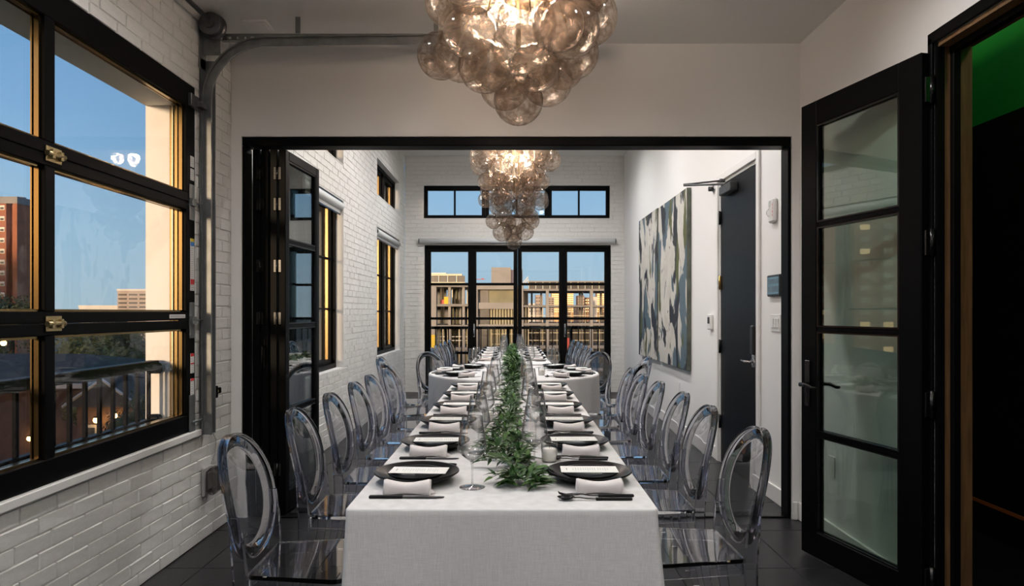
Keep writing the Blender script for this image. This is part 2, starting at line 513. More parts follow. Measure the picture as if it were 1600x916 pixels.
def brick_wall(name, label, axis, pos, u0, u1, w0, w1, holes, back, thick_holes=None, visible=lambda u, w: True, nobj=300, mat_back='mortar_paint'):
    """axis 'x': face at x=pos looking to +x, u runs along y;  axis 'y': face at y=pos looking to -y, u runs along x"""
    mb = MB()
    for a, b, c, d in rects_minus(u0, u1, w0, w1, holes):
        if axis == 'x': mb.box(back, pos-.0065, a, b, c, d)
        else: mb.box(a, b, pos+.0065, back, c, d)
    wall = mb.build(name, mat_back); tag(wall, label, 'wall', kind='structure')
    cand = []
    k = 0; w = w0
    while w < w1-.01:
        h = min(COURSE, w1-w)
        start = u0 - (BL/2 if k % 2 else 0) - (BL*.13 if k % 3 == 0 else 0)
        cuts = sorted((hh[0], hh[1]) for hh in holes if hh[2] < w+h*.5 < hh[3])
        segs = []; s = u0
        for a, b in cuts:
            if a > s: segs.append((s, a))
            s = max(s, b)
        if s < u1: segs.append((s, u1))
        n = int((u1-start)/BL)+2
        for i in range(n):
            a, b = start+i*BL, start+(i+1)*BL
            for s0, s1 in segs:
                aa, bb = max(a, s0), min(b, s1)
                if bb-aa > .025:
                    cw_, ch_ = w, h
                    for hh in holes:
                        if hh[0] < bb-.001 and hh[1] > aa+.001 and hh[2] < w+h and hh[3] > w:
                            if w+h/2 > hh[3]: ch_ = w+h-hh[3]; cw_ = hh[3]
                            elif w+h/2 < hh[2]: ch_ = hh[2]-w
                    uc, wc = (aa+bb)/2, cw_+ch_/2
                    if axis == 'x': dx, dy = pos, uc
                    else: dx, dy = uc, pos
                    dz = wc-CAMZ; dist = math.sqrt(dx*dx+dy*dy+dz*dz)
                    vis = 0
                    if dy > .3:
                        px, py = 803+1067*dx/dy, 488-1067*dz/dy
                        if 0 <= px <= 1600 and 0 <= py <= 916 and visible(uc, wc):
                            vis = (bb-aa)*abs(pos if axis == 'x' else pos)/dist**3
                    cand.append((vis, aa, bb, cw_, ch_))
        w += COURSE; k += 1
    cand.sort(key=lambda c: -c[0])
    rest = MB(); rr = random.Random(3)
    for i, (vis, aa, bb, w, h) in enumerate(cand):
        q = rr.randrange(5); pr = rr.uniform(-.002, .0015)
        sx, sz = (bb-aa-JT), (h-JT)
        if sz < .012: continue
        uc, wc = (aa+bb)/2, w+h/2
        if i < nobj and vis > 0:
            if axis == 'x':
                link('brick', UBM[q], wall, (pos-.0125+pr, uc, wc), (0, 0, -PI/2), (-sx, 1, sz)) if False else link('brick', UBM[q], wall, (pos-.0125+pr, uc, wc), (0, 0, -PI/2), (sx, 1, sz))
            else:
                link('brick', UBM[q], wall, (uc, pos+.0125-pr, wc), (0, 0, PI), (sx, 1, sz))
        else:
            v, f = UB[q]
            if axis == 'x': rest.add([(pos-.0125+pr+y, uc-x*sx, wc+z*sz) for x, y, z in v], f)
            else: rest.add([(uc-x*sx, pos+.0125-pr-y, wc+z*sz) for x, y, z in v], f)
    ro = rest.build('brick_field', 'brick_paint', wall); ro['kind'] = 'stuff'
    return wall

GD0, GD1, GDZ0, GDZ1 = .28, 3.86, .655, 2.585     # garage-door opening in the inner brick skin
brick_wall('wall_left_front', 'white painted brick wall around the glass garage door', 'x', XL, YB, YP, 0, ZC1,
           [(GD0, GD1, GDZ0-.035, GDZ1)], XL-.052)
mb = MB()
for a, b, c, d in rects_minus(YB, YP, -.1, ZC1, [(GD0+.06, 3.80, GDZ0, 2.47)]): mb.box(-2.05, -1.853, a, b, c, d)
tag(mb.build('wall_left_outer', 'stucco_white'), 'pale outer wall skin with the window reveal catching sunset light', 'wall', kind='structure')
WIN = [(5.30, 7.22, .73, 2.50), (8.98, 10.78, .72, 2.46)]
CLR = [(5.30, 7.22, 2.87, 3.37), (8.98, 10.78, 2.87, 3.37)]
brick_wall('wall_left_dining', 'white painted brick wall with tall black windows in the dining room', 'x', XL, YP, YF, 0, ZC2,
           WIN+CLR, XL-.07, visible=lambda y, z: y > 5.3)
mb = MB()
for a, b, c, d in rects_minus(YP, YF+.25, -.1, ZC2, WIN+CLR): mb.box(-2.05, XL-.071, a, b, c, d)
tag(mb.build('wall_left_dining_outer', 'stucco_white'), 'outer skin of the brick wall seen in its window reveals', 'wall', kind='structure')
FD = (-1.476, 1.600, 0, 2.427); FC = (-1.487, 1.582, 2.87, 3.41)
brick_wall('wall_far', 'white painted brick end wall around the balcony doors', 'y', YF, XL, XR, 0, ZC2, [FD, FC], YF+.2)

# right wall, partition, back wall, ceilings
DRY0, DRY1, DRZ = 1.45, 2.95, 2.48
mb = MB()
for a, b, c, d in rects_minus(YB, YP+.001, 0, ZC1, [(DRY0, DRY1, 0, DRZ)]): mb.box(XR, XR+.15, a, b, c, d)
tag(mb.build('wall_right_front', 'white_paint'), 'plain white wall behind the open glass door', 'wall', kind='structure')
BDY0, BDY1, BDZ = 5.08, 6.05, 2.47
mb = MB()
for a, b, c, d in rects_minus(YP+.002, YF+.2, 0, ZC2, [(BDY0, BDY1, 0, BDZ)]): mb.box(XR, XR+.15, a, b, c, d)
tag(mb.build('wall_right_dining', 'white_paint'), 'plain white dining room wall with two paintings and a black door', 'wall', kind='structure')
mb = MB()
for a, b, c, d in rects_minus(XL, XR, 0, ZC2, [(OPX0, OPX1, 0, OPZ)]): mb.box(a, b, YP, YP2, c, d)
tag(mb.build('wall_partition', 'white_paint'), 'white partition wall with the wide black-lined folding door opening', 'wall', kind='structure')
tag(MB().box(XL-.25, XR+.2, YB-.12, YB, 0, ZC1).build('wall_back', 'white_paint'), 'white wall closing the front room', 'wall', kind='structure')
tag(MB().box(XL-.25, XR+.15, YB-.12, YP, ZC1, ZC1+.1).build('ceiling', 'ceiling_paint'), 'flat white ceiling of the front room', 'ceiling', kind='structure')
tag(MB().box(XL-.25, XR+.15, YP, YF+.2, ZC2, ZC2+.1).build('ceiling_dining', 'ceiling_paint'), 'higher flat white ceiling of the dining room', 'ceiling', kind='structure')
# baseboards
def bb_prof(name, label, x0, x1, y0, y1): tag(MB().bbox(x0, x1, y0, y1, 0, .115, .004).build(name, 'trim_white'), label, 'baseboard', kind='structure')
bb_prof('baseboard_right_front', 'white baseboard behind the open glass door', XR-.014, XR, DRY1+.07, YP)
bb_prof('baseboard_right_dining', 'white baseboard between black door and brick end wall', XR-.014, XR, BDY1+.06, YF)
bb_prof('baseboard_right_short', 'short white baseboard between black door and partition', XR-.014, XR, YP2, BDY0-.06)
bb_prof('baseboard_partition', 'short white baseboard stub on the partition return', OPX1+.004, XR-.016, YP-.014, YP)
# garage door sill (white ledge)
tag(MB().bbox(XL-.055, XL+.022, GD0-.02, GD1+.03, .618, .655, .004).build('trim_1', 'trim_white'), 'white painted sill ledge under the glass garage door', 'sill', kind='structure')

# ------------------------------------------------------------------ black steel lining of the opening
ln = thing('trim_2', 'black steel lining around the wide folding door opening', 'door frame', kind='structure')
MB().bbox(OPX0, OPX1, YP+.012, YP2-.01, OPZ-.058, OPZ-.001).build('head_track', 'black_metal', ln)
MB().bbox(OPX0, OPX0+.02, YP+.012, YP2-.01, .004, OPZ-.059).build('side_lining', 'black_metal', ln)
MB().bbox(OPX1-.02, OPX1, YP+.012, YP2-.01, .004, OPZ-.059).build('side_lining', 'black_metal', ln)
MB().bbox(OPX0+.021, OPX1-.021, YP+.03, YP2-.03, .0, .012).build('threshold', 'black_satin', ln)

# ------------------------------------------------------------------ glass door leaf family (black frame, four panes high)
ROWS = [.15, .673, 1.229, 1.785, 2.315]
def door_leaf(parent, L, th, stile, ztop, pane_mat, y_axis=True, rows=ROWS, z0=.012, stile_r=None):
    """leaf in local x (0..L), thickness along local y (centred)"""
    sr = stile_r or stile
    MB().bbox(0, stile, -th/2, th/2, z0, ztop).build('stile', 'black_metal', parent)
    MB().bbox(L-sr, L, -th/2, th/2, z0, ztop).build('stile', 'black_metal', parent)
    MB().bbox(stile, L-sr, -th/2, th/2, z0, rows[0]).build('bottom_rail', 'black_metal', parent)
    MB().bbox(stile, L-sr, -th/2, th/2, rows[-1], ztop).build('top_rail', 'black_metal', parent)
    for i, (a, b) in enumerate(zip(rows, rows[1:])):
        c = .013 if i > 0 else 0; d = .013 if i < len(rows)-2 else 0
        MB().box(stile-.004, L-sr+.004, -.004, .004, a+c-.003, b-d+.003).build('glass_pane', pane_mat, parent)
        bead = MB()
        for s in (-1, 1):
            y0, y1 = s*.006, s*(th/2-.004)
            bead.box(stile, stile+.010, y0, y1, a+c, b-d).box(L-sr-.010, L-sr, y0, y1, a+c, b-d)
            bead.box(stile+.010, L-sr-.010, y0, y1, a+c, a+c+.008).box(stile+.010, L-sr-.010, y0, y1, b-d-.008, b-d)
        bead.build('glazing_bead', 'black_satin', parent)
    for z in rows[1:-1]:
        MB().bbox(stile, L-sr, -th/2+.006, th/2-.006, z-.013, z+.013, .003).build('muntin', 'black_metal', parent)

# folded stack of bifold leaves (each leaf a part-group joined to its neighbour by hinges: one thing)
bf = thing('door_2', 'stack of black folding glass doors parked against the brick wall', 'folding door', (0, 0, 0), 0, kind='structure')
LL, TH = .64, .05
for k in range(4):
    ang = PI/2 - math.radians(3.2 if k == 3 else 1.0*(1 if k % 2 else -1))
    x = -1.672+k*.0565
    leaf = link('door_leaf', None, bf, (x, YP2-.06, 0), (0, 0, ang))
    door_leaf(leaf, LL, TH-.004, .062, OPZ-.062, 'pane_bifold' if k == 3 else 'pane_glass')
hg = 0
for z in (.30, 1.28, 1.62, 2.02, 2.22):
    m = MB()
    m.cyl((0, 0, -.045), .008, .09, 'z', 10)
    m.bbox(-.024, -.006, .004, .009, -.04, .04, .001).bbox(.006, .024, .004, .009, -.04, .04, .001)
    for q in (-1, 1):
        for w in (-.028, -.01, .01, .028): m.cyl((q*.015, .0, w), .0035, .006, 'y', 8)
    for x in (-1.644, -1.531): m.build('hinge', 'black_satin', bf, (x, YP2-.073, z))
m = MB().bbox(-.006, .006, -.012, 0, -.1, .1, .002).tube([(0, -.012, .05), (0, -.05, .05), (0, -.05, -.06)], .007, 8)
m.build('pull_handle', 'black_satin', bf, (-1.615, YP2-.06, 1.05))

# right glass door: leaf folded back on the wall, frame, hinges, lever
d3 = thing('door_3', 'black framed four-pane glass door swung open against the white wall', 'door', kind='structure')
ha = Vector((1.786, 2.962, 0)); hb = Vector((1.600, 3.757, 0)); dv = hb-ha
leaf3 = link('door_leaf', None, d3, ha, (0, 0, math.atan2(dv.y, dv.x)))
door_leaf(leaf3, dv.length, .045, .128, 2.447, 'pane_green', stile_r=.125)
lv = link('lever_handle', None, leaf3, (dv.length-.06, 0, .93))
for s in (1, -1):
    MB().bbox(-.02, .02, s*.023, s*.032, -.12, .13, .004).build('escutcheon', 'black_satin', lv)
    MB().cyl((0, min(s*.032, s*.075), 0), .011, .043, 'y', 12).tube([(0, s*.072, 0), (-.05, s*.076, .003), (-.10, s*.074, -.008), (-.125, s*.072, -.006)], [.011, .010, .009, .008], 8).build('lever', 'black_satin', lv)
for z in (.16, .92, 1.62, 2.28):
    MB().cyl((0, 0, -.06), .013, .12, 'z', 12).bbox(-.03, .03, -.006, .006, -.055, .055, .002).build('hinge', 'black_satin', d3, (1.803, 2.945, z))
fr = thing('trim_3', 'black door frame with brown wooden jambs beside the open glass door', 'door frame', kind='structure')
for (y0, y1) in ((DRY0-.05, DRY0+.0), (DRY1-.0, DRY1+.03)):
    MB().bbox(XR-.016, XR-.001, y0, y1, 0, DRZ+.03, .003).build('casing', 'black_metal', fr)
MB().bbox(XR-.016, XR-.001, DRY0-.05, DRY1+.03, DRZ-.0, DRZ+.05, .003).build('casing', 'black_metal', fr)
for s, ya in ((-1, DRY1), (1, DRY0)):
    MB().box(XR-.001, XR+.028, ya+s*.022, ya, 0, DRZ).build('jamb', 'black_metal', fr)
    MB().box(XR+.028, XR+.055, ya+s*.016, ya, 0, DRZ).build('jamb', 'brown_wood', fr)
    MB().bbox(XR+.055, XR+.088, ya+s*.038, ya, 0, DRZ, .003).build('door_stop', 'black_metal', fr)
    MB().box(XR+.088, XR+.15, ya+s*.016, ya, 0, DRZ).build('jamb', 'brown_wood', fr)
MB().box(XR, XR+.05, DRY0+.022, DRY1-.022, DRZ-.02, DRZ).build('head_jamb', 'brown_wood', fr)
MB().bbox(XR+.05, XR+.088, DRY0+.016, DRY1-.016, DRZ-.045, DRZ, .003).build('head_stop', 'black_metal', fr)
MB().box(XR+.088, XR+.15, DRY0+.022, DRY1-.022, DRZ-.02, DRZ).build('head_jamb', 'brown_wood', fr)
# corridor beyond
cw = tag(MB().box(2.80, 2.92, -.6, 7.2, .195, 2.45).build('wall_corridor', 'corridor_black'), 'black corridor wall with green light painted above and orange line below', 'wall', kind='structure')
MB().box(2.80, 2.92, -.6, 7.2, 2.45, 3.2).build('green_light_band', 'corridor_green_light', cw)
MB().box(2.795, 2.92, -.6, 7.2, .175, .195).build('orange_line', 'orange_trim', cw)
MB().box(2.80, 2.92, -.6, 7.2, 0, .175).build('skirting', 'corridor_black', cw)
tag(MB().box(XR+.001, 2.92, -.6, 7.2, -.1, -.004).build('floor_corridor', 'slate'), 'dark corridor floor beyond the open glass door', 'floor', kind='structure')
tag(MB().box(XR+.151, 2.92, -.6, 7.2, 3.2, 3.3).build('ceiling_corridor', 'corridor_black'), 'dark corridor ceiling beyond the open glass door', 'ceiling', kind='structure')
cwe = MB().box(XR+.151, 2.79, -.7, -.6, 0, 3.2).box(XR+.151, 2.79, 7.2, 7.3, 0, 3.2).build('wall_corridor_end', 'corridor_black')
tag(cwe, 'dark end walls of the corridor', 'wall', kind='structure')

# ------------------------------------------------------------------ glass garage door
gd = thing('door_1', 'black framed sectional glass garage door over the brick sill wall', 'garage door', kind='structure')
GX0, GX1 = -1.848, -1.797
stiles = [(3.745, 3.845), (2.618, 2.675), (1.473, 1.53), (.29, .39)]
secs = [(.656, 1.274), (1.276, 1.930), (1.932, 2.584)]
rails = [((.656, .752), (1.228, 1.274)), ((1.276, 1.322), (1.885, 1.930)), ((1.932, 1.980), (2.462, 2.584))]
for (z0, z1), (rb, rt) in zip(secs, rails):
    for a, b in (rb, rt):
        MB().bbox(GX0, GX1, .29, 3.845, a, b, .003).build('rail', 'black_metal', gd)
    for i, (a, b) in enumerate(stiles):
        MB().bbox(GX0, GX1, a, b, rb[1], rt[0], .003).build('stile', 'black_metal', gd)
    for (a, b) in zip(stiles[1:], stiles):
        ya, yb, za, zb = a[1], b[0], rb[1], rt[0]
        MB().box(-1.840, -1.834, ya+.002, yb-.002, za+.002, zb-.002).build('glass_pane', 'pane_glass', gd)
        bead = MB()
        for x0, x1 in ((-1.847, -1.841), (-1.833, -1.815)):
            bead.box(x0, x1, ya, ya+.012, za, zb).box(x0, x1, yb-.012, yb, za, zb)
            bead.box(x0, x1, ya+.012, yb-.012, za, za+.01).box(x0, x1, ya+.012, yb-.012, zb-.01, zb)
        bead.build('glazing_bead', 'bronze_bead', gd)
MB().bbox(-1.905, -1.853, 3.772, 3.7995, .66, 2.465, .004).build('stop_molding', 'bronze_bead', gd)
MB().bbox(-1.885, -1.878, 3.760, 3.7715, .66, 2.465, .002).build('stop_seal', 'spacer_metal', gd)
# hinges, rollers, latches, stickers
for z in (1.275, 1.931):
    h = MB().bbox(0, .006, -.028, .028, -.10, -.02, .002).bbox(0, .006, -.028, .028, .02, .10, .002)
    h.prism([(-.028, -.02), (.028, -.02), (.02, .02), (-.02, .02)], 0, .02, 'x')
    h.tube([(.014, -.03, 0), (.014, .12, 0)], .007, 8).cyl((.014, .105, 0), .02, .02, 'y', 14)
    h.build('roller_hinge', 'galvanised', gd, (GX1+.001, 3.80, z))
    h2 = MB().bbox(0, .006, -.045, .045, -.03, .03, .002).tube([(.012, -.05, 0), (.012, .05, 0)], .011, 10).bbox(.005, .022, -.03, -.015, -.018, .018, .002).bbox(.005, .022, .02, .035, -.018, .018, .002)
    for yy in (2.63, 1.48): h2.build('centre_hinge', 'zinc_gold', gd, (GX1+.001, yy+.03, z))
h = MB().bbox(0, .006, -.03, .035, -.06, .16, .002).tube([(.015, -.02, .01), (.015, .14, .01)], .007, 8).cyl((.015, .10, .01), .02, .02, 'y', 14)
h.build('bottom_bracket', 'galvanised', gd, (GX1+.001, 3.80, .70))
MB().bbox(0, .02, -.03, .10, -.04, .03, .002).bbox(.02, .05, .03, .10, -.03, .0, .002).build('top_bracket', 'steel_dark', gd, (GX1+.001, 3.79, 2.50))
def sticker(y0, y1, z0, z1, mats):
    base = MB().box(GX1+.0005, GX1+.0015, y0, y1, z0, z1).build('sticker', 'plastic_white', gd)
    for (a, b, mt) in mats:
        MB().box(GX1+.0015, GX1+.002, y0+.002, y1-.002, z0+(z1-z0)*a, z0+(z1-z0)*b).build('printed_band', mt, base)
    m = MB(); nl = max(3, int((z1-z0)/.012))
    for i in range(nl):
        z = z0+(z1-z0)*(i+.5)/nl
        if any(a <= (i+.5)/nl <= b for a, b, _ in mats): continue
        m.box(GX1+.0015, GX1+.0018, y0+.006, y1-.006-random.random()*.012, z-.0015, z+.0015)
    m.build('printed_text', 'print_grey', base)
sticker(3.788, 3.835, 1.44, 1.73, [(.86, .94, 'blue_print'), (.94, 1, 'yellow_print'), (.12, .22, 'red_print')])
sticker(3.790, 3.832, 2.055, 2.12, []); sticker(3.790, 3.832, 2.13, 2.19, [])
sticker(3.790, 3.832, .98, 1.09, [(.85, 1, 'red_print'), (.45, .52, 'red_print')])
sticker(3.790, 3.832, .86, .95, [(.85, 1, 'red_print')])
sb = MB().box(GX1+.0005, GX1+.0015, 3.56, 3.73, 1.288, 1.308).build('sticker', 'plastic_white', gd)
m = MB()
for i in range(14): m.box(GX1+.0015, GX1+.0018, 3.57+i*.011, 3.576+i*.011, 1.292, 1.303)
m.build('printed_text', 'print_grey', sb)

# tracks
tk = thing('garage_track', 'curved galvanised steel track rising beside the garage door', 'track')
TY = 3.915; R = .34; tx = -1.755; zc = 2.53
path = [(tx, TY, .62), (tx, TY, 1.2), (tx, TY, 1.9), (tx, TY, zc)]
for k in range(1, 15):
    a = PI/2*k/14; path.append((tx+R*(1-math.cos(a)), TY, zc+R*math.sin(a)))
ztop = zc+R
path += [(-1.0, TY, ztop+.006), (-.3, TY, ztop+.014), (.45, TY, ztop+.022)]
C = [(-.020, -.027), (-.020, -.019), (-.017, -.019), (-.017, -.024), (-.009, -.024), (-.009, .024), (-.017, .024), (-.017, .019), (-.020, .019), (-.020, .027), (-.005, .027), (-.005, -.027)]
MB().sweep(path, C, (0, 1, 0)).build('track_channel', 'galvanised', tk)
MB().bbox(-1.798, -1.792, 3.90, 3.975, .62, 2.78, .001).bbox(-1.792, -1.735, 3.968, 3.974, .62, 2.78, .001).build('wall_angle', 'galvanised', tk)
MB().bbox(-1.792, -1.69, 3.93, 3.936, 2.80, 2.97, .002).bbox(-1.798, -1.792, 3.89, 3.975, 2.72, 2.98, .001).build('bearing_plate', 'galvanised', tk)
ai = MB().bbox(-1.69, .35, 3.955, 3.96, 2.885, 2.935, .001).bbox(-1.69, .35, 3.93, 3.955, 2.885, 2.889, .001).build('perforated_angle', 'galvanised', tk)
m = MB()
for i in range(26):
    x = -1.66+i*.045+(.01 if i % 3 else 0); w = .022 if i % 3 == 0 else .009
    m.box(x, x+w, 3.9535, 3.9552, 2.903, 2.916)
m.build('slot', 'trim_white', ai)['kind'] = 'stuff'
for x in (-1.25, -.45, .3):
    MB().bbox(x-.014, x+.014, 3.947, 3.952, 2.935, ZC1-.001, .001).build('hanger_strap', 'galvanised', tk)
sp = thing('torsion_shaft', 'dark torsion shaft with cable drum above the garage door', 'door spring')
MB().cyl((-1.715, .1, 2.965), .013, 3.92, 'y', 12).build('shaft', 'steel_dark', sp)
dp = [(.014, 0), (.060, 0), (.066, .006)]
for i in range(5): dp += [(.060, .010+i*.008), (.064, .014+i*.008)]
dp += [(.074, .052), (.074, .060), (.05, .062), (.014, .062)]
MB().lathe(dp, 28, (-1.715, 3.845, 2.950), 'y').build('cable_drum', 'steel_dark', sp)
MB().cyl((-1.715, 3.825, 2.950), .030, .022, 'y', 18).build('drum_hub', 'steel_dark', sp)
MB().tube([(-1.70, 3.95, 2.93), (-1.655, 3.95, 2.90)], .009, 8).build('set_bolt', 'steel_dark', sp)
coil = [(-1.715+.034*math.cos(t*.9), 1.2+t*.0075, 2.950+.034*math.sin(t*.9)) for t in range(300)]
MB().tube(coil, .0045, 5).build('spring_coil', 'steel_dark', sp)
MB().bbox(-1.797, -1.735, 2.36, 2.40, 2.90, 3.00, .002).build('centre_bearing', 'galvanised', sp)
# cable
tag(MB().tube([(-1.775, 3.862, .75), (-1.775, 3.862, 2.94)], .0025, 6).build('lift_cable', 'steel_dark'), 'thin steel lift cable beside the garage door track', 'cable')
# photo eye bracket and wire, outdoor style outlet
pe = thing('sensor_bracket', 'small black safety sensor on bracket fixed to the track', 'sensor', (-1.76, 3.975, .855))
MB().bbox(-.03, .03, .001, .02, -.035, .035, .003).build('bracket', 'black_satin', pe)
MB().bbox(-.022, .015, .02, .10, -.018, .018, .004).build('sensor_body', 'black_satin', pe)
MB().cyl((-.004, .05, .0), .009, .02, 'x', 10).build('lens', 'zinc_gold', pe)
tag(MB().tube([(-1.78, 4.06, .84), (-1.787, 4.08, .74), (-1.789, 4.03, .64), (-1.788, 4.10, .55), (-1.789, 4.08, .47), (-1.785, 4.02, .418)], .0025, 6).build('sensor_wire', 'plastic_grey'), 'thin grey wire hanging from the safety sensor to outlet', 'wire')
ob = thing('outlet_box', 'grey weatherproof outlet cover low on the brick wall', 'outlet', (XL, 3.98, .34))
MB().bbox(0.001, .02, -.06, .06, -.085, .085, .008).build('back_plate', 'plastic_grey', ob)
MB().bbox(.02, .085, -.055, .055, -.078, .078, .022).build('clear_cover', 'outlet_cover', ob)
MB().bbox(.02, .03, -.03, .03, -.05, .05, .004).build('socket', 'plastic_grey', ob)

# railing outside the garage door
def railing(name, label, p0, p1, zt, zb, n, offs=.02):
    """p0->p1 along one axis"""
    t = thing(name, label, 'railing', (0, 0, 0))
    ax = 0 if abs(p1[0]-p0[0]) > abs(p1[1]-p0[1]) else 1
    def bar(a, b, c, z0, z1, w, nm, m='black_metal', bev=.004):
        if ax == 1: MB().bbox(p0[0]-w, p0[0]+w, a, b, z0, z1, bev).build(nm, m, t)
        else: MB().bbox(a, b, p0[1]-w, p0[1]+w, z0, z1, bev).build(nm, m, t)
    a, b = (p0[ax], p1[ax])
    bar(a, b, 0, zt-.05, zt, .03, 'top_rail'); bar(a, b, 0, zb, zb+.04, .02, 'bottom_rail')
    for i in range(n):
        u = a+(b-a)*(i+.5)/n; bar(u-.009, u+.009, 0, zb+.04, zt-.05, .009, 'baluster', bev=.002)
    return t
r1 = railing('balcony_railing', 'black metal guard railing outside the glass garage door', (-1.985, .35), (-1.985, 3.765), 1.055, .70, 31)
for z in (1.01, .725): MB().bbox(-2.02, -1.95, 3.766, 3.799, z-.03, z+.03, .012).build('wall_bracket', 'black_metal', r1)
r2 = railing('balcony_railing', 'black metal guard railing outside the far glass balcony doors', (-1.9, 12.05), (2.0, 12.05), 1.07, .08, 34)
for x in (-1.2, -.1, 1.0): MB().bbox(x-.02, x+.02, 12.03, 12.07, -.02, 1.02, .003).build('post', 'black_metal', r2)
tag(MB().box(-2.6, 2.6, YF+.2, 12.3, -.22, -.02).build('floor_balcony', 'concrete'), 'concrete balcony slab beyond the glass doors', 'balcony', kind='structure')

# ------------------------------------------------------------------ dining room windows
def side_window(n, label, y0, y1, z0, z1, rows, cols=2):
    t = thing('window_%d' % n, label, 'window', kind='structure')
    X0, X1 = -2.048, -1.878; fw = .055
    def br(a, b, c, d, nm, x0=X0, x1=X1): MB().bbox(x0, x1, a, b, c, d, .003).build(nm, 'black_metal', t)
    e = .001
    br(y0+e, y0+fw, z0+e, z1-e, 'side_frame'); br(y1-fw, y1-e, z0+e, z1-e, 'side_frame')
    br(y0+fw, y1-fw, z1-fw, z1-e, 'head_frame'); br(y0+fw, y1-fw, z0+e, z0+fw, 'sill_frame')
    cw = (y1-y0-2*fw)/cols
    for i in range(1, cols):
        yc = y0+fw+i*cw; br(yc-.045, yc+.045, z0+fw, z1-fw, 'mullion')
    for i in range(cols):
        a = y0+fw+i*cw+(.045 if i else 0); b = y0+fw+(i+1)*cw-(.045 if i < cols-1 else 0)
        for ya_, yb_ in ((a, a+.04), (b-.04, b)): MB().bbox(-1.99, X1-.03, ya_, yb_, z0+fw, z1-fw, .003).build('sash_stile', 'black_metal', t)
        for ya_, yb_ in ((a+.04, a+.052), (b-.052, b-.04)): MB().box(-1.966, -1.938, ya_, yb_, z0+fw+.045, z1-fw-.04).build('glass_spacer', 'bronze_window', t)
        br(a+.04, b-.04, z0+fw, z0+fw+.045, 'sash_rail', -1.99, X1-.03); br(a+.04, b-.04, z1-fw-.04, z1-fw, 'sash_rail', -1.99, X1-.03)
        a += .04; b -= .04; za, zb = z0+fw+.045, z1-fw-.04
        zz = [za]+[za+(zb-za)*k/rows for k in range(1, rows)]+[zb]
        for q in range(rows):
            MB().box(-1.955, -1.949, a, b, zz[q]+(.009 if q else 0), zz[q+1]-(.009 if q < rows-1 else 0)).build('glass_pane', 'pane_glass', t)
            if q: br(a, b, zz[q]-.009, zz[q]+.009, 'muntin', -1.975, -1.93)
    # white plastered reveal
    m = MB()
    m.box(X1, XL-.0705, y1-.008, y1, z0, z1).box(X1, XL-.0705, y0, y0+.008, z0, z1).box(X1, XL-.0705, y0+.008, y1-.008, z1-.008, z1)
    m.box(XL-.07, XL-.001, y1-.008, y1+.004, z0, z1).box(XL-.07, XL-.001, y0-.004, y0+.008, z0, z1).box(XL-.07, XL-.001, y0+.008, y1-.008, z1-.008, z1).box(X1, XL-.001, y0+.008, y1-.008, z0, z0+.008)
    m.build('reveal', 'trim_white', t)
    return t
side_window(1, 'tall black window in the brick wall beside the folding doors', *WIN[0], 3)
side_window(2, 'tall black window in the brick wall close to the end wall', *WIN[1], 3)
side_window(3, 'high clerestory window above the window beside the folding doors', *CLR[0], 1)
side_window(4, 'high clerestory window above the window close to the end wall', *CLR[1], 1)
def roller(name, label, a, b, axis, p, q, r):
    t = thing(name, label, 'roller shade')
    c = (p, a, q) if axis == 'y' else (a, p, q)
    MB().cyl(c, r, b-a, axis, 20).build('fabric_roll', 'shade_fabric', t)
    for u in (a-.012, b):
        c2 = (p, u, q) if axis == 'y' else (u, p, q)
        MB().cyl(c2, r*.9, .012, axis, 16).build('end_cap', 'black_satin', t)
    if axis == 'y':
        MB().box(p-.008, p-.004, a, b, q-.075, q).build('hem', 'shade_fabric', t)
        MB().bbox(p-.011, p-.001, a, b, q-.095, q-.075, .003).build('hem_bar', 'black_satin', t)
        MB().bbox(p-.02, p+.02, a, b, q+r+.001, q+r+.011, .002).build('head_box', 'black_satin', t)
    return t
roller('roller_shade', 'white roller shade in the head of the window beside folding doors', 5.33, 7.19, 'y', -1.825, 2.435, .042)
roller('roller_shade', 'white roller shade in the head of the window close to end wall', 9.01, 10.75, 'y', -1.825, 2.39, .042)
roller('roller_shade', 'long white roller shade mounted on the brick above balcony doors', -1.55, 1.66, 'x', YF-.047, 2.49, .044)

# clerestory over the balcony doors
w5 = thing('window_5', 'wide black clerestory window high on the brick end wall', 'window', kind='structure')
y0, y1 = YF+.03, YF+.10
def bar5(a, b, c, d, nm, parent, yy0=y0, yy1=y1): return MB().bbox(a, b, yy0, yy1, c, d, .003).build(nm, 'black_metal', parent)
xa, xb, za, zb = FC
bar5(xa+.001, xb-.001, zb-.075, zb-.001, 'head_frame', w5); bar5(xa+.001, xb-.001, za+.001, za+.055, 'sill_frame', w5)
units = [(xa, xa+1.015), (xa+1.015, xb-1.015), (xb-1.015, xb)]
for a, b in units:
    bar5(a+.001, a+.06, za+.055, zb-.075, 'side_frame', w5); bar5(b-.06, b-.001, za+.055, zb-.075, 'side_frame', w5)
    c = (a+b)/2; bar5(c-.014, c+.014, za+.055, zb-.075, 'mullion', w5)
    for p, q in ((a+.06, c-.014), (c+.014, b-.06)):
        MB().box(p, q, YF+.06, YF+.066, za+.055, zb-.075).build('glass_pane', 'pane_glass', w5)
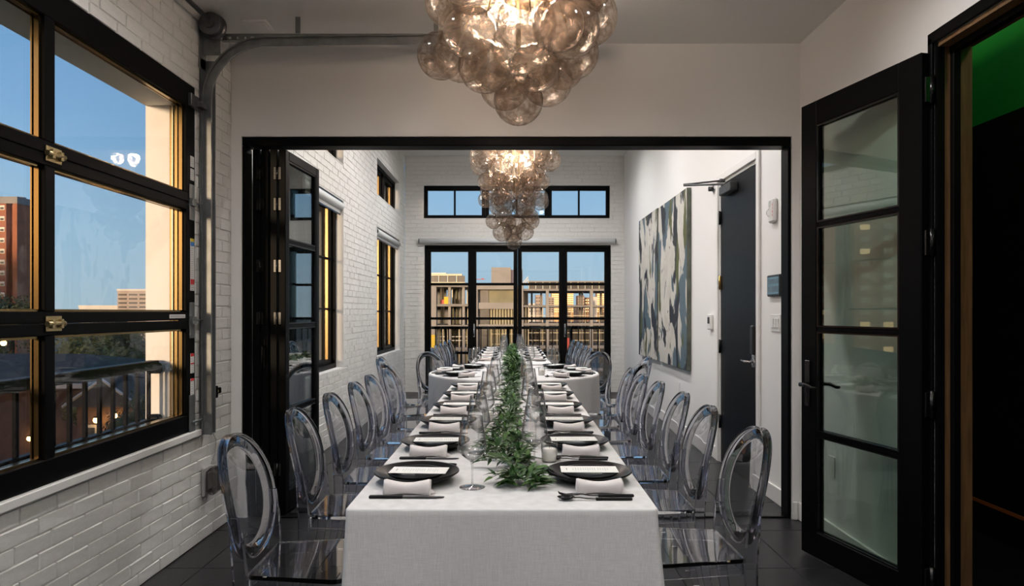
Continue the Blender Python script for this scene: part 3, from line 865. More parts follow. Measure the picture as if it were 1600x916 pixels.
# balcony doors
d5 = thing('door_5', 'row of four black framed glass balcony doors in the end wall', 'door', kind='structure')
xa, xb, za, zb = FD
bar5(xa+.001, xb-.001, zb-.05, zb-.001, 'head_frame', d5); bar5(xa+.001, xa+.035, 0, zb-.05, 'side_frame', d5); bar5(xb-.035, xb-.001, 0, zb-.05, 'side_frame', d5)
MB().bbox(xa+.035, xb-.035, YF+.02, YF+.11, 0, .02, .002).build('threshold', 'black_satin', d5)
lw = (xb-xa-.07)/4
for k in range(4):
    lf = link('door_leaf', None, d5, (xa+.035+k*lw+.001, YF+.06, 0))
    door_leaf(lf, lw-.002, .05, .058, zb-.052, 'pane_glass', rows=[.14, .646, 1.215, 1.784, 2.325], z0=.021)
    if k in (1, 3):
        MB().bbox(-.012, .012, -.033, -.026, -.11, .11, .003).tube([(0, -.03, .04), (0, -.07, .04), (0, -.07, -.09)], .008, 8).build('handle', 'chrome', lf, (.03, 0, 1.02))

# ------------------------------------------------------------------ right wall of the dining room
d4 = thing('door_4', 'tall black flush door in a white frame on the dining room wall', 'door', kind='structure')
for (a, b) in ((BDY0-.055, BDY0+.005), (BDY1-.005, BDY1+.055)):
    MB().bbox(XR-.02, XR-.0005, a, b, 0, BDZ+.055, .004).build('door_frame', 'trim_white', d4)
MB().bbox(XR-.02, XR-.0005, BDY0+.005, BDY1-.005, BDZ-.005, BDZ+.055, .004).build('door_frame', 'trim_white', d4)
for (a, b) in ((BDY0+.001, BDY0+.03), (BDY1-.03, BDY1-.001)): MB().box(XR, XR+.148, a, b, 0, BDZ-.005).build('jamb', 'trim_white', d4)
MB().box(XR, XR+.148, BDY0+.03, BDY1-.03, BDZ-.03, BDZ-.005).build('jamb', 'trim_white', d4)
slab = MB().bbox(XR+.004, XR+.048, BDY0+.033, BDY1-.033, .008, BDZ-.034, .002).build('door_slab', 'black_door', d4)
for i, z in enumerate((.36, 1.02, 1.58, 2.15)):
    MB().bbox(-.008, .0, -.02, .02, -.055, .055, .001).cyl((-.010, 0, -.06), .008, .12, 'z', 10).build('hinge', 'brass' if i == 2 else 'black_satin', d4, (XR+.002, BDY1-.033, z))
cl = link('door_closer', None, d4, (XR-.0, 5.86, 2.36))
MB().bbox(-.062, .003, -.30, 0.0, -.045, .03, .006).build('closer_body', 'steel_dark', cl)
MB().tube([(-.03, -.05, .034), (-.03, -.05, .05), (-.36, .02, .052)], .009, 8).build('closer_arm', 'steel_dark', cl)
MB().tube([(-.36, .02, .060), (-.03, .03, .095)], .008, 8).bbox(-.045, -.001, .015, .045, .08, .112, .003).build('closer_rod', 'steel_dark', cl)
lk = link('door_lock', None, d4, (XR+.003, 5.17, 1.02))
MB().bbox(-.028, 0, -.033, .033, -.02, .20, .01).build('keypad', 'plastic_black', lk)
MB().cyl((-.018, 0, -.075), .03, .018, 'x', 18).bbox(-.014, 0, -.03, .03, -.12, -.02, .006).build('rose', 'chrome', lk)
MB().tube([(-.018, 0, -.075), (-.06, 0, -.075), (-.062, .05, -.075), (-.06, .12, -.072)], [.010, .010, .010, .008], 10).build('lever', 'chrome', lk)
# paintings
def painting(y0, y1, z0, z1, mat, label):
    t = thing('painting', label, 'painting', (XR-.002, (y0+y1)/2, z0), 0, 'pair of abstract canvases')
    w, h = (y1-y0)/2, z1-z0
    MB().bbox(-.045, 0, -w, w, 0, h, .003).build('stretcher', 'canvas_edge', t)
    MB().box(-.0462, -.0452, -w+.004, w-.004, .004, h-.004).build('canvas', mat, t)
painting(8.45, 9.68, .72, 2.61, 'painting_a', 'abstract canvas in blue and cream hung closest to the brick end wall')
painting(7.00, 8.38, .72, 2.60, 'painting_b', 'abstract canvas in cream and dark blotches hung closest to the black door')
# wall devices
sn = thing('motion_sensor', 'small dark round sensor on wall beside the door closer arm', 'sensor', (XR-.001, 6.20, 2.44))
MB().cyl((-.012, 0, 0), .032, .011, 'x', 16).build('plate', 'chrome', sn)
MB().cyl((-.05, 0, 0), .022, .04, 'x', 14).build('sensor_head', 'plastic_black', sn)
th = thing('thermostat', 'small white thermostat between the painting and the black door', 'thermostat', (XR-.001, 6.28, 1.235))
MB().bbox(-.028, 0, -.05, .05, -.075, .065, .006).build('case', 'plastic_white', th)
MB().box(-.0295, -.0282, -.03, .035, -.02, .04).build('display', 'plastic_black', th)
st = thing('fire_strobe', 'white fire alarm strobe with red lettering high on wall', 'fire alarm', (XR-.001, 4.76, 2.03))
MB().bbox(-.03, 0, -.055, .055, -.085, .085, .012).build('housing', 'plastic_white', st)
MB().lathe([(.001, -.022), (.014, -.02), (.026, -.010), (.03, 0)], 16, (-.03, .015, -.015), 'x').build('strobe_lens', 'votive_glass', st)
m = MB()
for i in range(4): m.lathe([(.009+.0045*i-.001, -.0008), (.009+.0045*i+.001, -.0008)], 20, (-.0302, .015, .045), 'x')
m.build('sounder_rings', 'print_grey', st)
def text(body, size, mat, parent, loc, rot, name='lettering'):
    cu = bpy.data.curves.new(name, 'FONT'); cu.body = body; cu.size = size; cu.align_x = 'CENTER'; cu.align_y = 'CENTER'; cu.extrude = .0004
    tmp = bpy.data.objects.new('tmp', cu); COL.objects.link(tmp)
    bpy.context.view_layer.update()
    me = bpy.data.meshes.new_from_object(tmp.evaluated_get(bpy.context.evaluated_depsgraph_get()))
    bpy.data.objects.remove(tmp); me.materials.clear(); me.materials.append(MATS[mat])
    return link(name, me, parent, loc, rot)
for i, ch in enumerate('FIRE'):
    text(ch, .024, 'red_print', st, (-.0308, -.035, .035-.024*i), (PI/2, 0, -PI/2), 'letter')
tp = thing('touch_panel', 'small black wall touch screen beside the partition opening', 'touch panel', (XR-.001, 4.735, 1.505))
MB().bbox(-.022, 0, -.115, .115, -.075, .075, .006).build('bezel', 'plastic_black', tp)
MB().box(-.0232, -.0222, -.10, .10, -.06, .06).build('screen', 'screen_glow', tp)
m = MB()
for (a, b, c, d) in ((-.09, -.03, .01, .045), (-.02, .04, .01, .045), (.05, .09, .01, .045), (-.09, .02, -.045, -.005), (.03, .09, -.045, -.005)): m.box(-.0236, -.0232, a, b, c, d)
m.build('screen_tile', 'tile_grey', tp)['kind'] = 'stuff'
sw = thing('light_switch', 'white three-gang light switch plate below the touch screen', 'switch', (XR-.001, 4.735, 1.245))
MB().bbox(-.007, 0, -.085, .085, -.06, .06, .004).build('plate', 'plastic_white', sw)
for i in (-1, 0, 1): MB().bbox(-.012, -.007, i*.046-.017, i*.046+.017, -.034, .034, .003).build('rocker', 'plastic_white', sw)
def outlet(label, loc):
    o = thing('wall_outlet', label, 'outlet', loc)
    MB().bbox(-.006, 0, -.035, .035, -.058, .058, .003).build('plate', 'plastic_white', o)
    for s in (-1, 1):
        MB().bbox(-.009, -.006, -.017, .017, s*.02-.014, s*.02+.014, .004).build('socket', 'plastic_white', o)
outlet('white wall outlet seen through the open glass door', (XR-.001, 3.90, .44))
outlet('white wall outlet low on the wall below the paintings', (XR-.001, 7.5, .49))
ow = thing('wall_outlet', 'white wall outlet low on the brick end wall', 'outlet', (-1.66, YF-.001, .62))
MB().bbox(-.035, .035, -.006, 0, -.058, .058, .003).build('plate', 'plastic_white', ow)
# ceiling details
sq = thing('ceiling_plate', 'small square white cover plate on the ceiling by the track', 'cover plate', (-1.52, 4.05, ZC1-.001))
MB().bbox(-.075, .075, -.075, .075, -.012, 0, .004).build('plate', 'trim_white', sq)
MB().bbox(-.055, .055, -.055, .055, -.016, -.012, .003).build('grille', 'ceiling_paint', sq)

# ------------------------------------------------------------------ recessed downlights
dl_trim = MB().lathe([(.052, .0), (.075, .0), (.078, -.006), (.052, -.008), (.048, .0)], 24).mesh('trim_ring', 'trim_white')
dl_lens = MB().cyl((0, 0, -.004), .05, .003, 'z', 24).mesh('lens', 'downlight_glow')
def downlight(x, y, z, watts, label, group):
    t = thing('recessed_downlight', label, 'ceiling light', (x, y, z-.001), 0, group)
    link('trim_ring', dl_trim, t); link('lens', dl_lens, t)
    ld = bpy.data.lights.new('downlight_lamp', 'SPOT'); ld.energy = watts; ld.color = NEUTRAL
    ld.spot_size = math.radians(172); ld.spot_blend = 1.0; ld.shadow_soft_size = .06
    lo = bpy.data.objects.new('downlight_lamp', ld); COL.objects.link(lo); lo.parent = t; lo.location = (0, 0, -.03)
for j, y in enumerate((-1.3, .8, 2.6)):  # rearmost pair is added, unseen, to brighten the cloth front
    for s in (-1, 1):
        downlight(s*.95, y, ZC1, W_DOWN_FRONT, 'round recessed downlight in the front room ceiling', 'front room downlights')
for j, y in enumerate((5.3, 7.5, 9.5)):
    for s in (-1, 1):
        downlight(s*.7, y, ZC2, W_DOWN_DINING, 'round recessed downlight in the higher dining room ceiling', 'dining room downlights')
ld = bpy.data.lights.new('corridor_lamp', 'POINT'); ld.energy = 7.0; ld.color = (1, .72, .42); ld.shadow_soft_size = .08
cl_t = thing('corridor_lamp', 'small round ceiling lamp of the dark corridor', 'ceiling light', (2.35, 1.6, 3.199))
MB().lathe([(.001, -.07), (.05, -.06), (.08, -.03), (.085, 0)], 20).build('shade', 'downlight_glow', cl_t)
lo = bpy.data.objects.new('corridor_lamp_light', ld); COL.objects.link(lo); lo.parent = cl_t; lo.location = (0, 0, -.12)

# ------------------------------------------------------------------ bubble chandeliers
sph = MB().lathe([(max(.001, math.sin(PI*i/14)), -math.cos(PI*i/14)) for i in range(15)], 28).mesh('glass_bubble', 'bubble_glass')
def chandelier(label, x, y, zb, ztop, zceil, layers, seed, rb=.118, bulbs=5):
    t = thing('bubble_chandelier', label, 'chandelier', (x, y, zb))
    rng = random.Random(seed)
    H = ztop-zb
    for (h, rad, n, sc, off) in layers:
        for i in range(n):
            a = off+2*PI*i/n+rng.uniform(-.09, .09)
            r = rb*sc*rng.uniform(.9, 1.1)
            rr = max(0, rad+rng.uniform(-.012, .012))
            link('glass_bubble', sph, t, (rr*math.cos(a), rr*math.sin(a), h+rng.uniform(-.018, .018)), (rng.random()*3, rng.random()*3, rng.random()*3), (r, r, r))
    MB().cyl((0, 0, H*.45), .012, zceil-zb-H*.45, 'z', 10).build('stem', 'brass', t)
    MB().lathe([(.001, 0), (.10, 0), (.10, -.02), (.02, -.035), (.001, -.035)], 24, (0, 0, zceil-zb)).build('ceiling_canopy', 'brass', t)
    fm = MB()
    for k in range(8):
        a = PI/4*k+.2
        fm.tube([(0, 0, H*.75), (.20*math.cos(a), .20*math.sin(a), H*.70), (.24*math.cos(a), .24*math.sin(a), H*.55)], .004, 5)
    fm.build('wire_frame', 'brass', t)
    for k in range(bulbs):
        a = 2*PI*k/bulbs+.5; q = (.085*math.cos(a), .085*math.sin(a), H*(.70 if k % 2 else .84))
        MB().lathe([(.001, -.03), (.016, -.024), (.022, -.008), (.018, .01), (.008, .028), (.008, .04)], 12, q).build('bulb', 'bulb_glow', t)
        ld = bpy.data.lights.new('bulb_light', 'POINT'); ld.energy = W_CHANDELIER; ld.color = WARM; ld.shadow_soft_size = .05
        lo = bpy.data.objects.new('bulb_light', ld); COL.objects.link(lo); lo.parent = t; lo.location = q
    return t
# (height above the lowest point, ring radius, count, size, start angle)
chandelier('large cluster of smoky glass bubbles hanging in the front room', .02, 3.0, 2.145, 2.86, ZC1,
           [(.118, .0, 1, 1.0, 0), (.215, .155, 4, .92, .45), (.30, .05, 1, .9, 4.7), (.345, .265, 7, .98, .25), (.33, .34, 3, .92, 3.05),
            (.47, .17, 5, .95, .9), (.50, .31, 8, 1.0, .1), (.63, .26, 7, 1.0, .5), (.62, .35, 6, .72, .2), (.72, .12, 4, .9, .2)], 4)
chandelier('long tapering cluster of smoky glass bubbles hanging over the round table', 0.0, 6.5, 1.895, 3.15, ZC2,
           [(.083, .0, 1, .70, 0), (.20, .12, 3, .80, 3.7), (.27, .02, 1, .95, 0), (.315, .20, 5, .72, .5), (.43, .14, 4, .92, .9), (.47, .26, 6, .70, .1),
            (.56, .30, 4, .78, .6), (.60, .08, 3, .95, 4.4), (.66, .26, 6, .68, 0), (.74, .22, 5, .92, .3), (.80, .07, 2, .95, 4.7), (.88, .34, 7, 1.02, .1), (.90, .17, 4, .98, .6),
            (1.02, .20, 5, 1.0, .2), (1.05, .36, 8, .86, .35), (1.16, .28, 7, .95, 0), (1.16, .10, 3, .9, .5)], 9, .115, 6)

# ------------------------------------------------------------------ tables and linen
TX0, TX1, TZ = -.49, .42, .75
TCX = (TX0+TX1)/2
def long_table(label, y0, y1):
    t = thing('banquet_table', label, 'table', (TCX, (y0+y1)/2, 0))
    w, l = (TX1-TX0)/2-.03, (y1-y0)/2-.03
    MB().bbox(-w, w, -l, l, TZ-.04, TZ-.006, .004).build('tabletop', 'brown_wood', t)
    for sx in (-1, 1):
        for sy in (-1, 1):
            MB().bbox(sx*(w-.10)-.02, sx*(w-.10)+.02, sy*(l-.12)-.02, sy*(l-.12)+.02, 0, TZ-.04, .003).build('leg', 'steel_dark', t)
def cloth_long(label, y0, y1, seed):
    """box-draped linen: soft edges, gentle folds that grow towards the hem, splayed corners"""
    w, l = (TX1-TX0)/2, (y1-y0)/2; r = .022; rng = random.Random(seed)
    per = []            # rounded-rectangle perimeter: (x, y, nx, ny, s, corner)
    def seg(ax, ay, bx, by, nx, ny, n):
        for i in range(n):
            f = i/n; per.append((ax+(bx-ax)*f, ay+(by-ay)*f, nx, ny, 0))
    nx_, ny_ = 22, int(l*2/.045)
    def arc(cx, cy, a0):
        for i in range(8):
            a = a0+PI/2*i/8; per.append((cx+r*math.cos(a), cy+r*math.sin(a), math.cos(a), math.sin(a), math.sin(PI*i/8)))
    seg(-w+r, -l, w-r, -l, 0, -1, nx_); arc(w-r, -l+r, -PI/2)
    seg(w, -l+r, w, l-r, 1, 0, ny_); arc(w-r, l-r, 0)
    seg(w-r, l, -w+r, l, 0, 1, nx_); arc(-w+r, l-r, PI/2)
    seg(-w, l-r, -w, -l+r, -1, 0, ny_); arc(-w+r, -l+r, PI)
    n = len(per); vs, fs = [], []
    zs = [0.0, .0015, .005, .02, .05, .10, .17, .25, .34, .43, .52, .61, .70, .745]
    s = 0; S = []
    for i in range(n):
        S.append(s); p, q = per[i], per[(i+1) % n]; s += math.hypot(q[0]-p[0], q[1]-p[1])
    ph = [rng.uniform(0, 6.28) for _ in range(6)]
    for d in zs:
        for i, (x, y, ax, ay, cor) in enumerate(per):
            inset = -.0045*(1-min(1, d/.006))**2
            g = max(0, d-.02)/.72
            u = S[i]
            fold = (1.0 if abs(ay) > .5 else .35)*g*(.016*math.sin(u*9.7+ph[0])+.010*math.sin(u*17.3+ph[1])+.008*math.sin(u*5.1+ph[2]))
            out = inset + (.018 if abs(ay) > .5 else .008)*g + max(-.006, fold) + cor*g*.055
            vs.append((x+ax*out, y+ay*out, -d))
    for j in range(len(zs)-1):
        for i in range(n):
            i2 = (i+1) % n; fs.append((j*n+i, (j+1)*n+i, (j+1)*n+i2, j*n+i2))
    m = MB().add(vs, fs, True)
    top = tuple(range(n)); m.f.append(top); m.sm.append(False)
    o = m.build('tablecloth', 'linen', None, (TCX, (y0+y1)/2, TZ))
    return tag(o, label, 'tablecloth', 'linen tablecloths')
def cloth_round(label, cx, cy, R):
    n = 180; vs, fs = [], []; zs = [0, .003, .009, .02, .05, .12, .2, .3, .4, .5, .6, .7, .745]
    for d in zs:
        for i in range(n):
            a = 2*PI*i/n; g = max(0, d-.015)/.73
            out = -.012*(1-min(1, d/.012))**2 + .012*g + g*(.016*math.sin(a*19)+.008*math.sin(a*31+1)+.006*math.sin(a*7+2))
            vs.append(((R+out)*math.cos(a), (R+out)*math.sin(a), -d))
    for j in range(len(zs)-1):
        for i in range(n):
            i2 = (i+1) % n; fs.append((j*n+i, (j+1)*n+i, (j+1)*n+i2, j*n+i2))
    m = MB().add(vs, fs, True); m.f.append(tuple(range(n))); m.sm.append(False)
    return tag(m.build('tablecloth', 'linen', None, (cx, cy, TZ)), label, 'tablecloth', 'linen tablecloths')
NY0, NY1 = 1.97, 5.47
FY0, FY1 = 7.50, 10.72
RC = (0.0, 6.49); RR = .805
long_table('long banquet table under linen passing through the partition opening', NY0, NY1)
long_table('long banquet table under linen ending at the balcony doors', FY0, FY1)
rt = thing('round_table', 'round banquet table under linen between the two long tables', 'table', (*RC, 0))
MB().cyl((0, 0, TZ-.04), RR-.008, .034, 'z', 48).build('tabletop', 'brown_wood', rt)
for k in range(4):
    a = PI/4+PI/2*k; MB().bbox(.5*math.cos(a)-.02, .5*math.cos(a)+.02, .5*math.sin(a)-.02, .5*math.sin(a)+.02, 0, TZ-.04, .003).build('leg', 'steel_dark', rt)
cloth_long('pale linen cloth on the long table passing through the partition opening', NY0, NY1, 1)
cloth_long('pale linen cloth on the long table ending at balcony doors', FY0, FY1, 2)
cloth_round('pale linen cloth on the round table between the long tables', *RC, RR)

# ------------------------------------------------------------------ clear oval-back chairs
def oval(a, b, n, p=2.0):
    return [(a*math.copysign(abs(math.cos(2*PI*i/n))**(2/p), math.cos(2*PI*i/n)), b*math.copysign(abs(math.sin(2*PI*i/n))**(2/p), math.sin(2*PI*i/n))) for i in range(n)]
def make_chair():
    """faces +x, origin on the floor under the seat centre"""
    t = thing('ghost_chair', 'x', 'chair')
    sf, sr, hw_f, hw_r = .166, -.165, .205, .165
    # seat: slightly dished slab with rounded corners
    poly = []
    for (cx, cy, rr, a0) in ((sf-.04, hw_f-.04, .04, 0), (sr+.02, hw_r-.02, .02, PI/2), (sr+.02, -hw_r+.02, .02, PI), (sf-.04, -hw_f+.04, .04, 1.5*PI)):
        for i in range(6):
            a = a0+PI/2*i/5; poly.append((cx+rr*math.cos(a), cy+rr*math.sin(a)))
    MB().prism(poly, .448, .462).build('seat', 'ghost_thin', t)
    ap = MB().sweep([(x*.985, y*.985, .430) for x, y in poly], [(-.022, -.0035), (.017, -.0035), (.017, .0035), (-.022, .0035)], (0, 0, 1), closed=True)
    ap.build('seat_apron', 'ghost', t)
    for s in (-1, 1):
        vs = []
        for (z, cx, cy, h) in ((0, .180, .190, .012), (.20, .168, .184, .016), (.41, .153, .182, .021)):
            for (a, b) in ((-1, -1), (1, -1), (1, 1), (-1, 1)): vs.append((cx+a*h, s*cy+b*h, z))
        fs = [(3, 2, 1, 0), (8, 9, 10, 11)]+[(4*j+k, 4*j+(k+1) % 4, 4*j+4+(k+1) % 4, 4*j+4+k) for j in (0, 1) for k in range(4)]
        MB().add(vs, fs).build('leg', 'ghost', t)
        # rear leg sweeps back at the floor and runs up into the oval
        vs = []; prof = ((0, -.255, .165, .011, .014), (.15, -.216, .160, .012, .016), (.32, -.187, .160, .013, .019), (.448, -.182, .164, .013, .022), (.56, -.188, .176, .011, .020), (.655, -.198, .186, .007, .014))
        for (z, cx, cy, hy, hx) in prof:
            for (a, b) in ((-1, -1), (1, -1), (1, 1), (-1, 1)): vs.append((cx+a*hx, s*cy+b*hy, z))
        m = len(prof)
        fs = [(3, 2, 1, 0), tuple(4*(m-1)+k for k in range(4))]+[(4*j+k, 4*j+(k+1) % 4, 4*j+4+(k+1) % 4, 4*j+4+k) for j in range(m-1) for k in range(4)]
        MB().add(vs, fs).build('leg', 'ghost', t)
    # oval back: thin curved medallion in a thicker rim; leans backwards
    def bp(y, z):          # point of the back surface for half-width y and height z
        return (-.176-(z-.475)*.17-((z-.475)**2)*.10-.045*(1-(y/.19)**2)*.6, y, z)
    zc, A, B = .680, .194, .214
    n = 40
    vs, fs = [], []
    rings = [.25, .5, .75, .955]
    for off in (-.003, .003):
        b0 = len(vs); c0 = bp(0, zc); vs.append((c0[0]+off, c0[1], c0[2]))
        for q in rings:
            for (u, w) in oval(A*q, B*q, n, 2.1):
                c0 = bp(u, zc+w); vs.append((c0[0]+off, c0[1], c0[2]))
        for i in range(n): fs.append((b0, b0+1+i, b0+1+(i+1) % n))
        for j in range(len(rings)-1):
            for i in range(n):
                i2 = (i+1) % n; fs.append((b0+1+j*n+i, b0+1+(j+1)*n+i, b0+1+(j+1)*n+i2, b0+1+j*n+i2))
    e0, e1 = 1+3*n, 1+3*n+1+4*n
    for i in range(n):
        i2 = (i+1) % n; fs.append((e0+i, e0+i2, e1+i2, e1+i))
    MB().add(vs, fs, True).build('back_panel', 'ghost_thin', t)
    pts = [Vector(bp(u*.972, zc+w*.972)) for u, w in oval(A, B, 72, 2.1)]
    vs = []; m = len(pts); nrm = Vector((1, 0, .18)).normalized()
    sec = ((-.0032, -.006), (-.0040, -.0045), (-.0037, .021), (-.0028, .0235), (.0028, .0235), (.0037, .021), (.0040, -.0045), (.0032, -.006))
    for i, p in enumerate(pts):
        tg = (pts[(i+1) % m]-pts[i-1]).normalized(); out = tg.cross(nrm).normalized()
        for (u, w) in sec: vs.append(p+out*u+nrm*w)
    q = len(sec)
    fs = [(i*q+k, i*q+(k+1) % q, ((i+1) % m)*q+(k+1) % q, ((i+1) % m)*q+k) for i in range(m) for k in range(q)]
    ro = MB().add(vs, fs, True).build('back_rim', 'ghost', t)
    ro.data.set_sharp_from_angle(angle=math.radians(40))
    return t
chair0 = make_chair(); used = [False]
def place_chair(x, y, rz, label, group):
    if used[0]: c = copy_tree(chair0)
    else: c = chair0; used[0] = True
    c.location = (x, y, 0); c.rotation_euler = (0, 0, rz); c['label'] = label; c['category'] = 'chair'; c['group'] = group
    return c
ORD = ['first', 'second', 'third', 'fourth', 'fifth', 'sixth']
SEATY = [2.30+.557*k for k in range(6)]
FSEATY = [10.42-.565*k for k in range(5)]
rc = random.Random(5)
CL = [2.39, 3.05, 3.62, 4.19, 4.68, 5.22]; CR = [2.53, 3.13, 3.66, 4.23, 4.74, 5.28]
for k in range(6):
    place_chair(-.712+rc.uniform(-.008, .008), CL[k], rc.uniform(-.03, .03), 'clear oval-back chair, %s from the open table end, on the brick wall side' % ORD[k], 'clear chairs along the front table')
    place_chair(.630+rc.uniform(-.006, .008), CR[k], PI+rc.uniform(-.03, .03), 'clear oval-back chair, %s from the open table end, on the painting side' % ORD[k], 'clear chairs along the front table')
for k in range(5):
    place_chair(-.718+rc.uniform(-.015, .015), FSEATY[k]+.05, rc.uniform(-.03, .03), 'clear oval-back chair, %s from the balcony doors, on the brick wall side' % ORD[k], 'clear chairs along the balcony table')
    place_chair(.645+rc.uniform(-.01, .01), FSEATY[k]+.05, PI+rc.uniform(-.03, .03), 'clear oval-back chair, %s from the balcony doors, on the painting side' % ORD[k], 'clear chairs along the balcony table')
RA = [(-34, 'nearest the partition'), (5, 'in the middle'), (44, 'nearest the balcony table')]
for a, wd in RA:
    for s, side in ((1, 'painting'), (-1, 'brick wall')):
        an = math.radians(a) if s > 0 else PI-math.radians(a)
        place_chair(RC[0]+1.03*math.cos(an), RC[1]+1.03*math.sin(an), an+PI, 'clear oval-back chair at the round table, %s on its %s side' % (wd, side), 'clear chairs at the round table')

# ------------------------------------------------------------------ place settings
def plate_mesh(name, R, foot, h, lip):
    prof = [(.001, .006), (foot*.9, .006), (foot+.012, .010), (R*.80, h*.62), (R-.004, h), (R, h+.001), (R+.001, h-.003), (R*.82, h*.62-.006), (foot+.006, .003), (foot, 0), (foot-.01, 0), (foot-.012, .003), (.001, .003)]
    return MB().lathe(prof, 48).mesh(name, 'stoneware_black')
charger_me = plate_mesh('charger_plate', .142, .072, .037, 0)
salad_me = plate_mesh('small_plate', .096, .055, .022, 0)
card_me = MB().bbox(-.096, .096, -.045, .045, 0, .0012, .0003).mesh('card', 'paper')
def card_print():
    m = MB(); r = random.Random(8)
    for (x0, x1) in ((-.055, -.020), (-.012, .018), (.030, .062)):
        for i in range(5):
            x = x0+(x1-x0)*i/4; l = r.uniform(.018, .032)
            m.box(x, x+.0014, -l*.7, l*.7, .0012, .0014)
    m.box(-.078, -.074, -.014, .014, .0012, .0014)
    return m.mesh('printed_text', 'print_grey')
print_me = card_print()
def napkin():
    m = MB(); vs, fs = [], []; nx, na = 19, 20; L = .072
    for i in range(nx):
        f = -1+2*i/(nx-1); x = f*L; e = abs(f)
        ry = .020+.004*e**3; rz = .0165+.0085*e**1.8
        if e > .96: ry *= .86; rz *= .86
        for k in range(na):
            a = 2*PI*k/na; c, s = math.cos(a), math.sin(a)
            y = ry*math.copysign(abs(c)**.75, c); z = rz*math.copysign(abs(s)**.8, s)
            if z < 0: z *= .98
            vs.append((x+.0015*math.sin(3*a+i), y, .0205+max(z, -.0203)+(.004*e*e if s > 0 else 0)))
    for i in range(nx-1):
        for k in range(na):
            k2 = (k+1) % na; fs.append((i*na+k, (i+1)*na+k, (i+1)*na+k2, i*na+k2))
    m.add(vs, fs, True)
    m.f += [tuple(range(na)), tuple((nx-1)*na+k for k in reversed(range(na)))]; m.sm += [False, False]
    return m.mesh('rolled_napkin', 'napkin_cloth')
nap_me = napkin()
fold_me = MB().add([(.058, -.02, .003), (.086, .012, .004), (.080, .020, .008), (.060, .012, .018), (.058, .0, .030)], [(0, 1, 2, 3, 4)]).mesh('loose_fold', 'napkin_cloth')
kh_me = MB().bbox(-.115, -.012, -.0075, .0075, 0, .009, .002).mesh('handle', 'cutlery_black')
kb_me = MB().prism([(-.012, -.006), (.085, -.0085), (.112, -.003), (.115, .004), (.105, .0065), (-.012, .0065)], .002, .0045).mesh('blade', 'cutlery_steel')
def fork_head():
    m = MB()
    m.sweep([(-.005, 0, .004), (.02, 0, .005), (.045, 0, .010), (.060, 0, .010)], [(-.0035, -.001), (.0035, -.001), (.0035, .001), (-.0035, .001)], (0, 1, 0))
    m.prism([(.052, -.003), (.062, -.010), (.074, -.0115), (.074, .0115), (.062, .010), (.052, .003)], .0085, .0105)
    for i in range(4):
        y = -.0098+.0065*i; m.sweep([(.073, y, .0095), (.095, y, .008), (.112, y, .012), (.118, y, .016)], [(-.0015, -.0009), (.0015, -.0009), (.0015, .0009), (-.0015, .0009)], (0, 1, 0))
    return m.mesh('fork_head', 'cutlery_black')
fh_me = fork_head()
fk_me = MB().bbox(-.115, -.004, -.0065, .0065, 0, .008, .002).mesh('handle', 'cutlery_black')
def spoon_head():
    m = MB().sweep([(-.005, 0, .004), (.02, 0, .005), (.045, 0, .008), (.062, 0, .008)], [(-.0035, -.001), (.0035, -.001), (.0035, .001), (-.0035, .001)], (0, 1, 0))
    n = 18; vs, fs = [], []
    for q, d in ((1, .011), (.75, .006), (.4, .0025)):
        for (u, w) in oval(.027*q, .0175*q, n): vs.append((.086+u, w, d))
    for j in range(2):
        for i in range(n): fs.append((j*n+i, j*n+(i+1) % n, (j+1)*n+(i+1) % n, (j+1)*n+i))
    fs.append(tuple(2*n+i for i in range(n)))
    m.add(vs, fs, True); return m.mesh('spoon_bowl', 'cutlery_black')
sh_me = spoon_head()
# wine glass: angular bowl, long stem
bowl_me = MB().lathe([(.033, .232), (.0365, .205), (.0415, .175), (.0465, .143), (.0480, .128), (.0455, .119), (.033, .104), (.018, .092), (.0075, .084), (.001, .082), (.001, .0865), (.0068, .0872), (.0172, .0938), (.0322, .1056), (.0445, .1205), (.0469, .1285), (.0454, .143), (.0404, .175), (.0355, .205), (.0322, .232)], 28, close=True).mesh('bowl', 'stemware')
stem_me = MB().lathe([(.0075, .084), (.0045, .078), (.0032, .06), (.003, .03), (.0036, .010), (.008, .004), (.001, .004), (.001, .0815), (.0042, .0815)], 14, close=True).mesh('stem', 'stemware')
foot_me = MB().lathe([(.008, .005), (.025, .0028), (.0415, .0014), (.0425, .0006), (.041, 0), (.001, 0), (.001, .005)], 28, close=True).mesh('foot', 'stemware')
vot_me = MB().lathe([(.0303, .072), (.0318, .072), (.0303, .030), (.0292, .002), (.027, 0), (.001, 0), (.001, .004), (.0272, .0045), (.0286, .03)], 24, close=True).mesh('glass_cup', 'votive_glass')
wax_me = MB().lathe([(.001, .052), (.018, .052), (.0275, .050), (.0265, .006), (.001, .005)], 22).mesh('candle', 'wax')
wick_me = MB().tube([(0, 0, .052), (.001, 0, .060)], .0009, 5).mesh('wick', 'plastic_black')
cloth_z = TZ+.0005
def put(name, me, label, cat, group, M, loc, rz=0, parts=()):
    """top-level thing at a place-setting frame M; parts = extra (name, mesh) children"""
    p = M @ Vector(loc)
    rot = M.to_euler().z+rz
    if parts:
        t = thing(name, label, cat, p, rot, group)
        for n, m in parts: link(n, m, t)
        return t
    o = link(name, me, None, p, (0, 0, rot)); return tag(o, label, cat, group)
rs = random.Random(12)
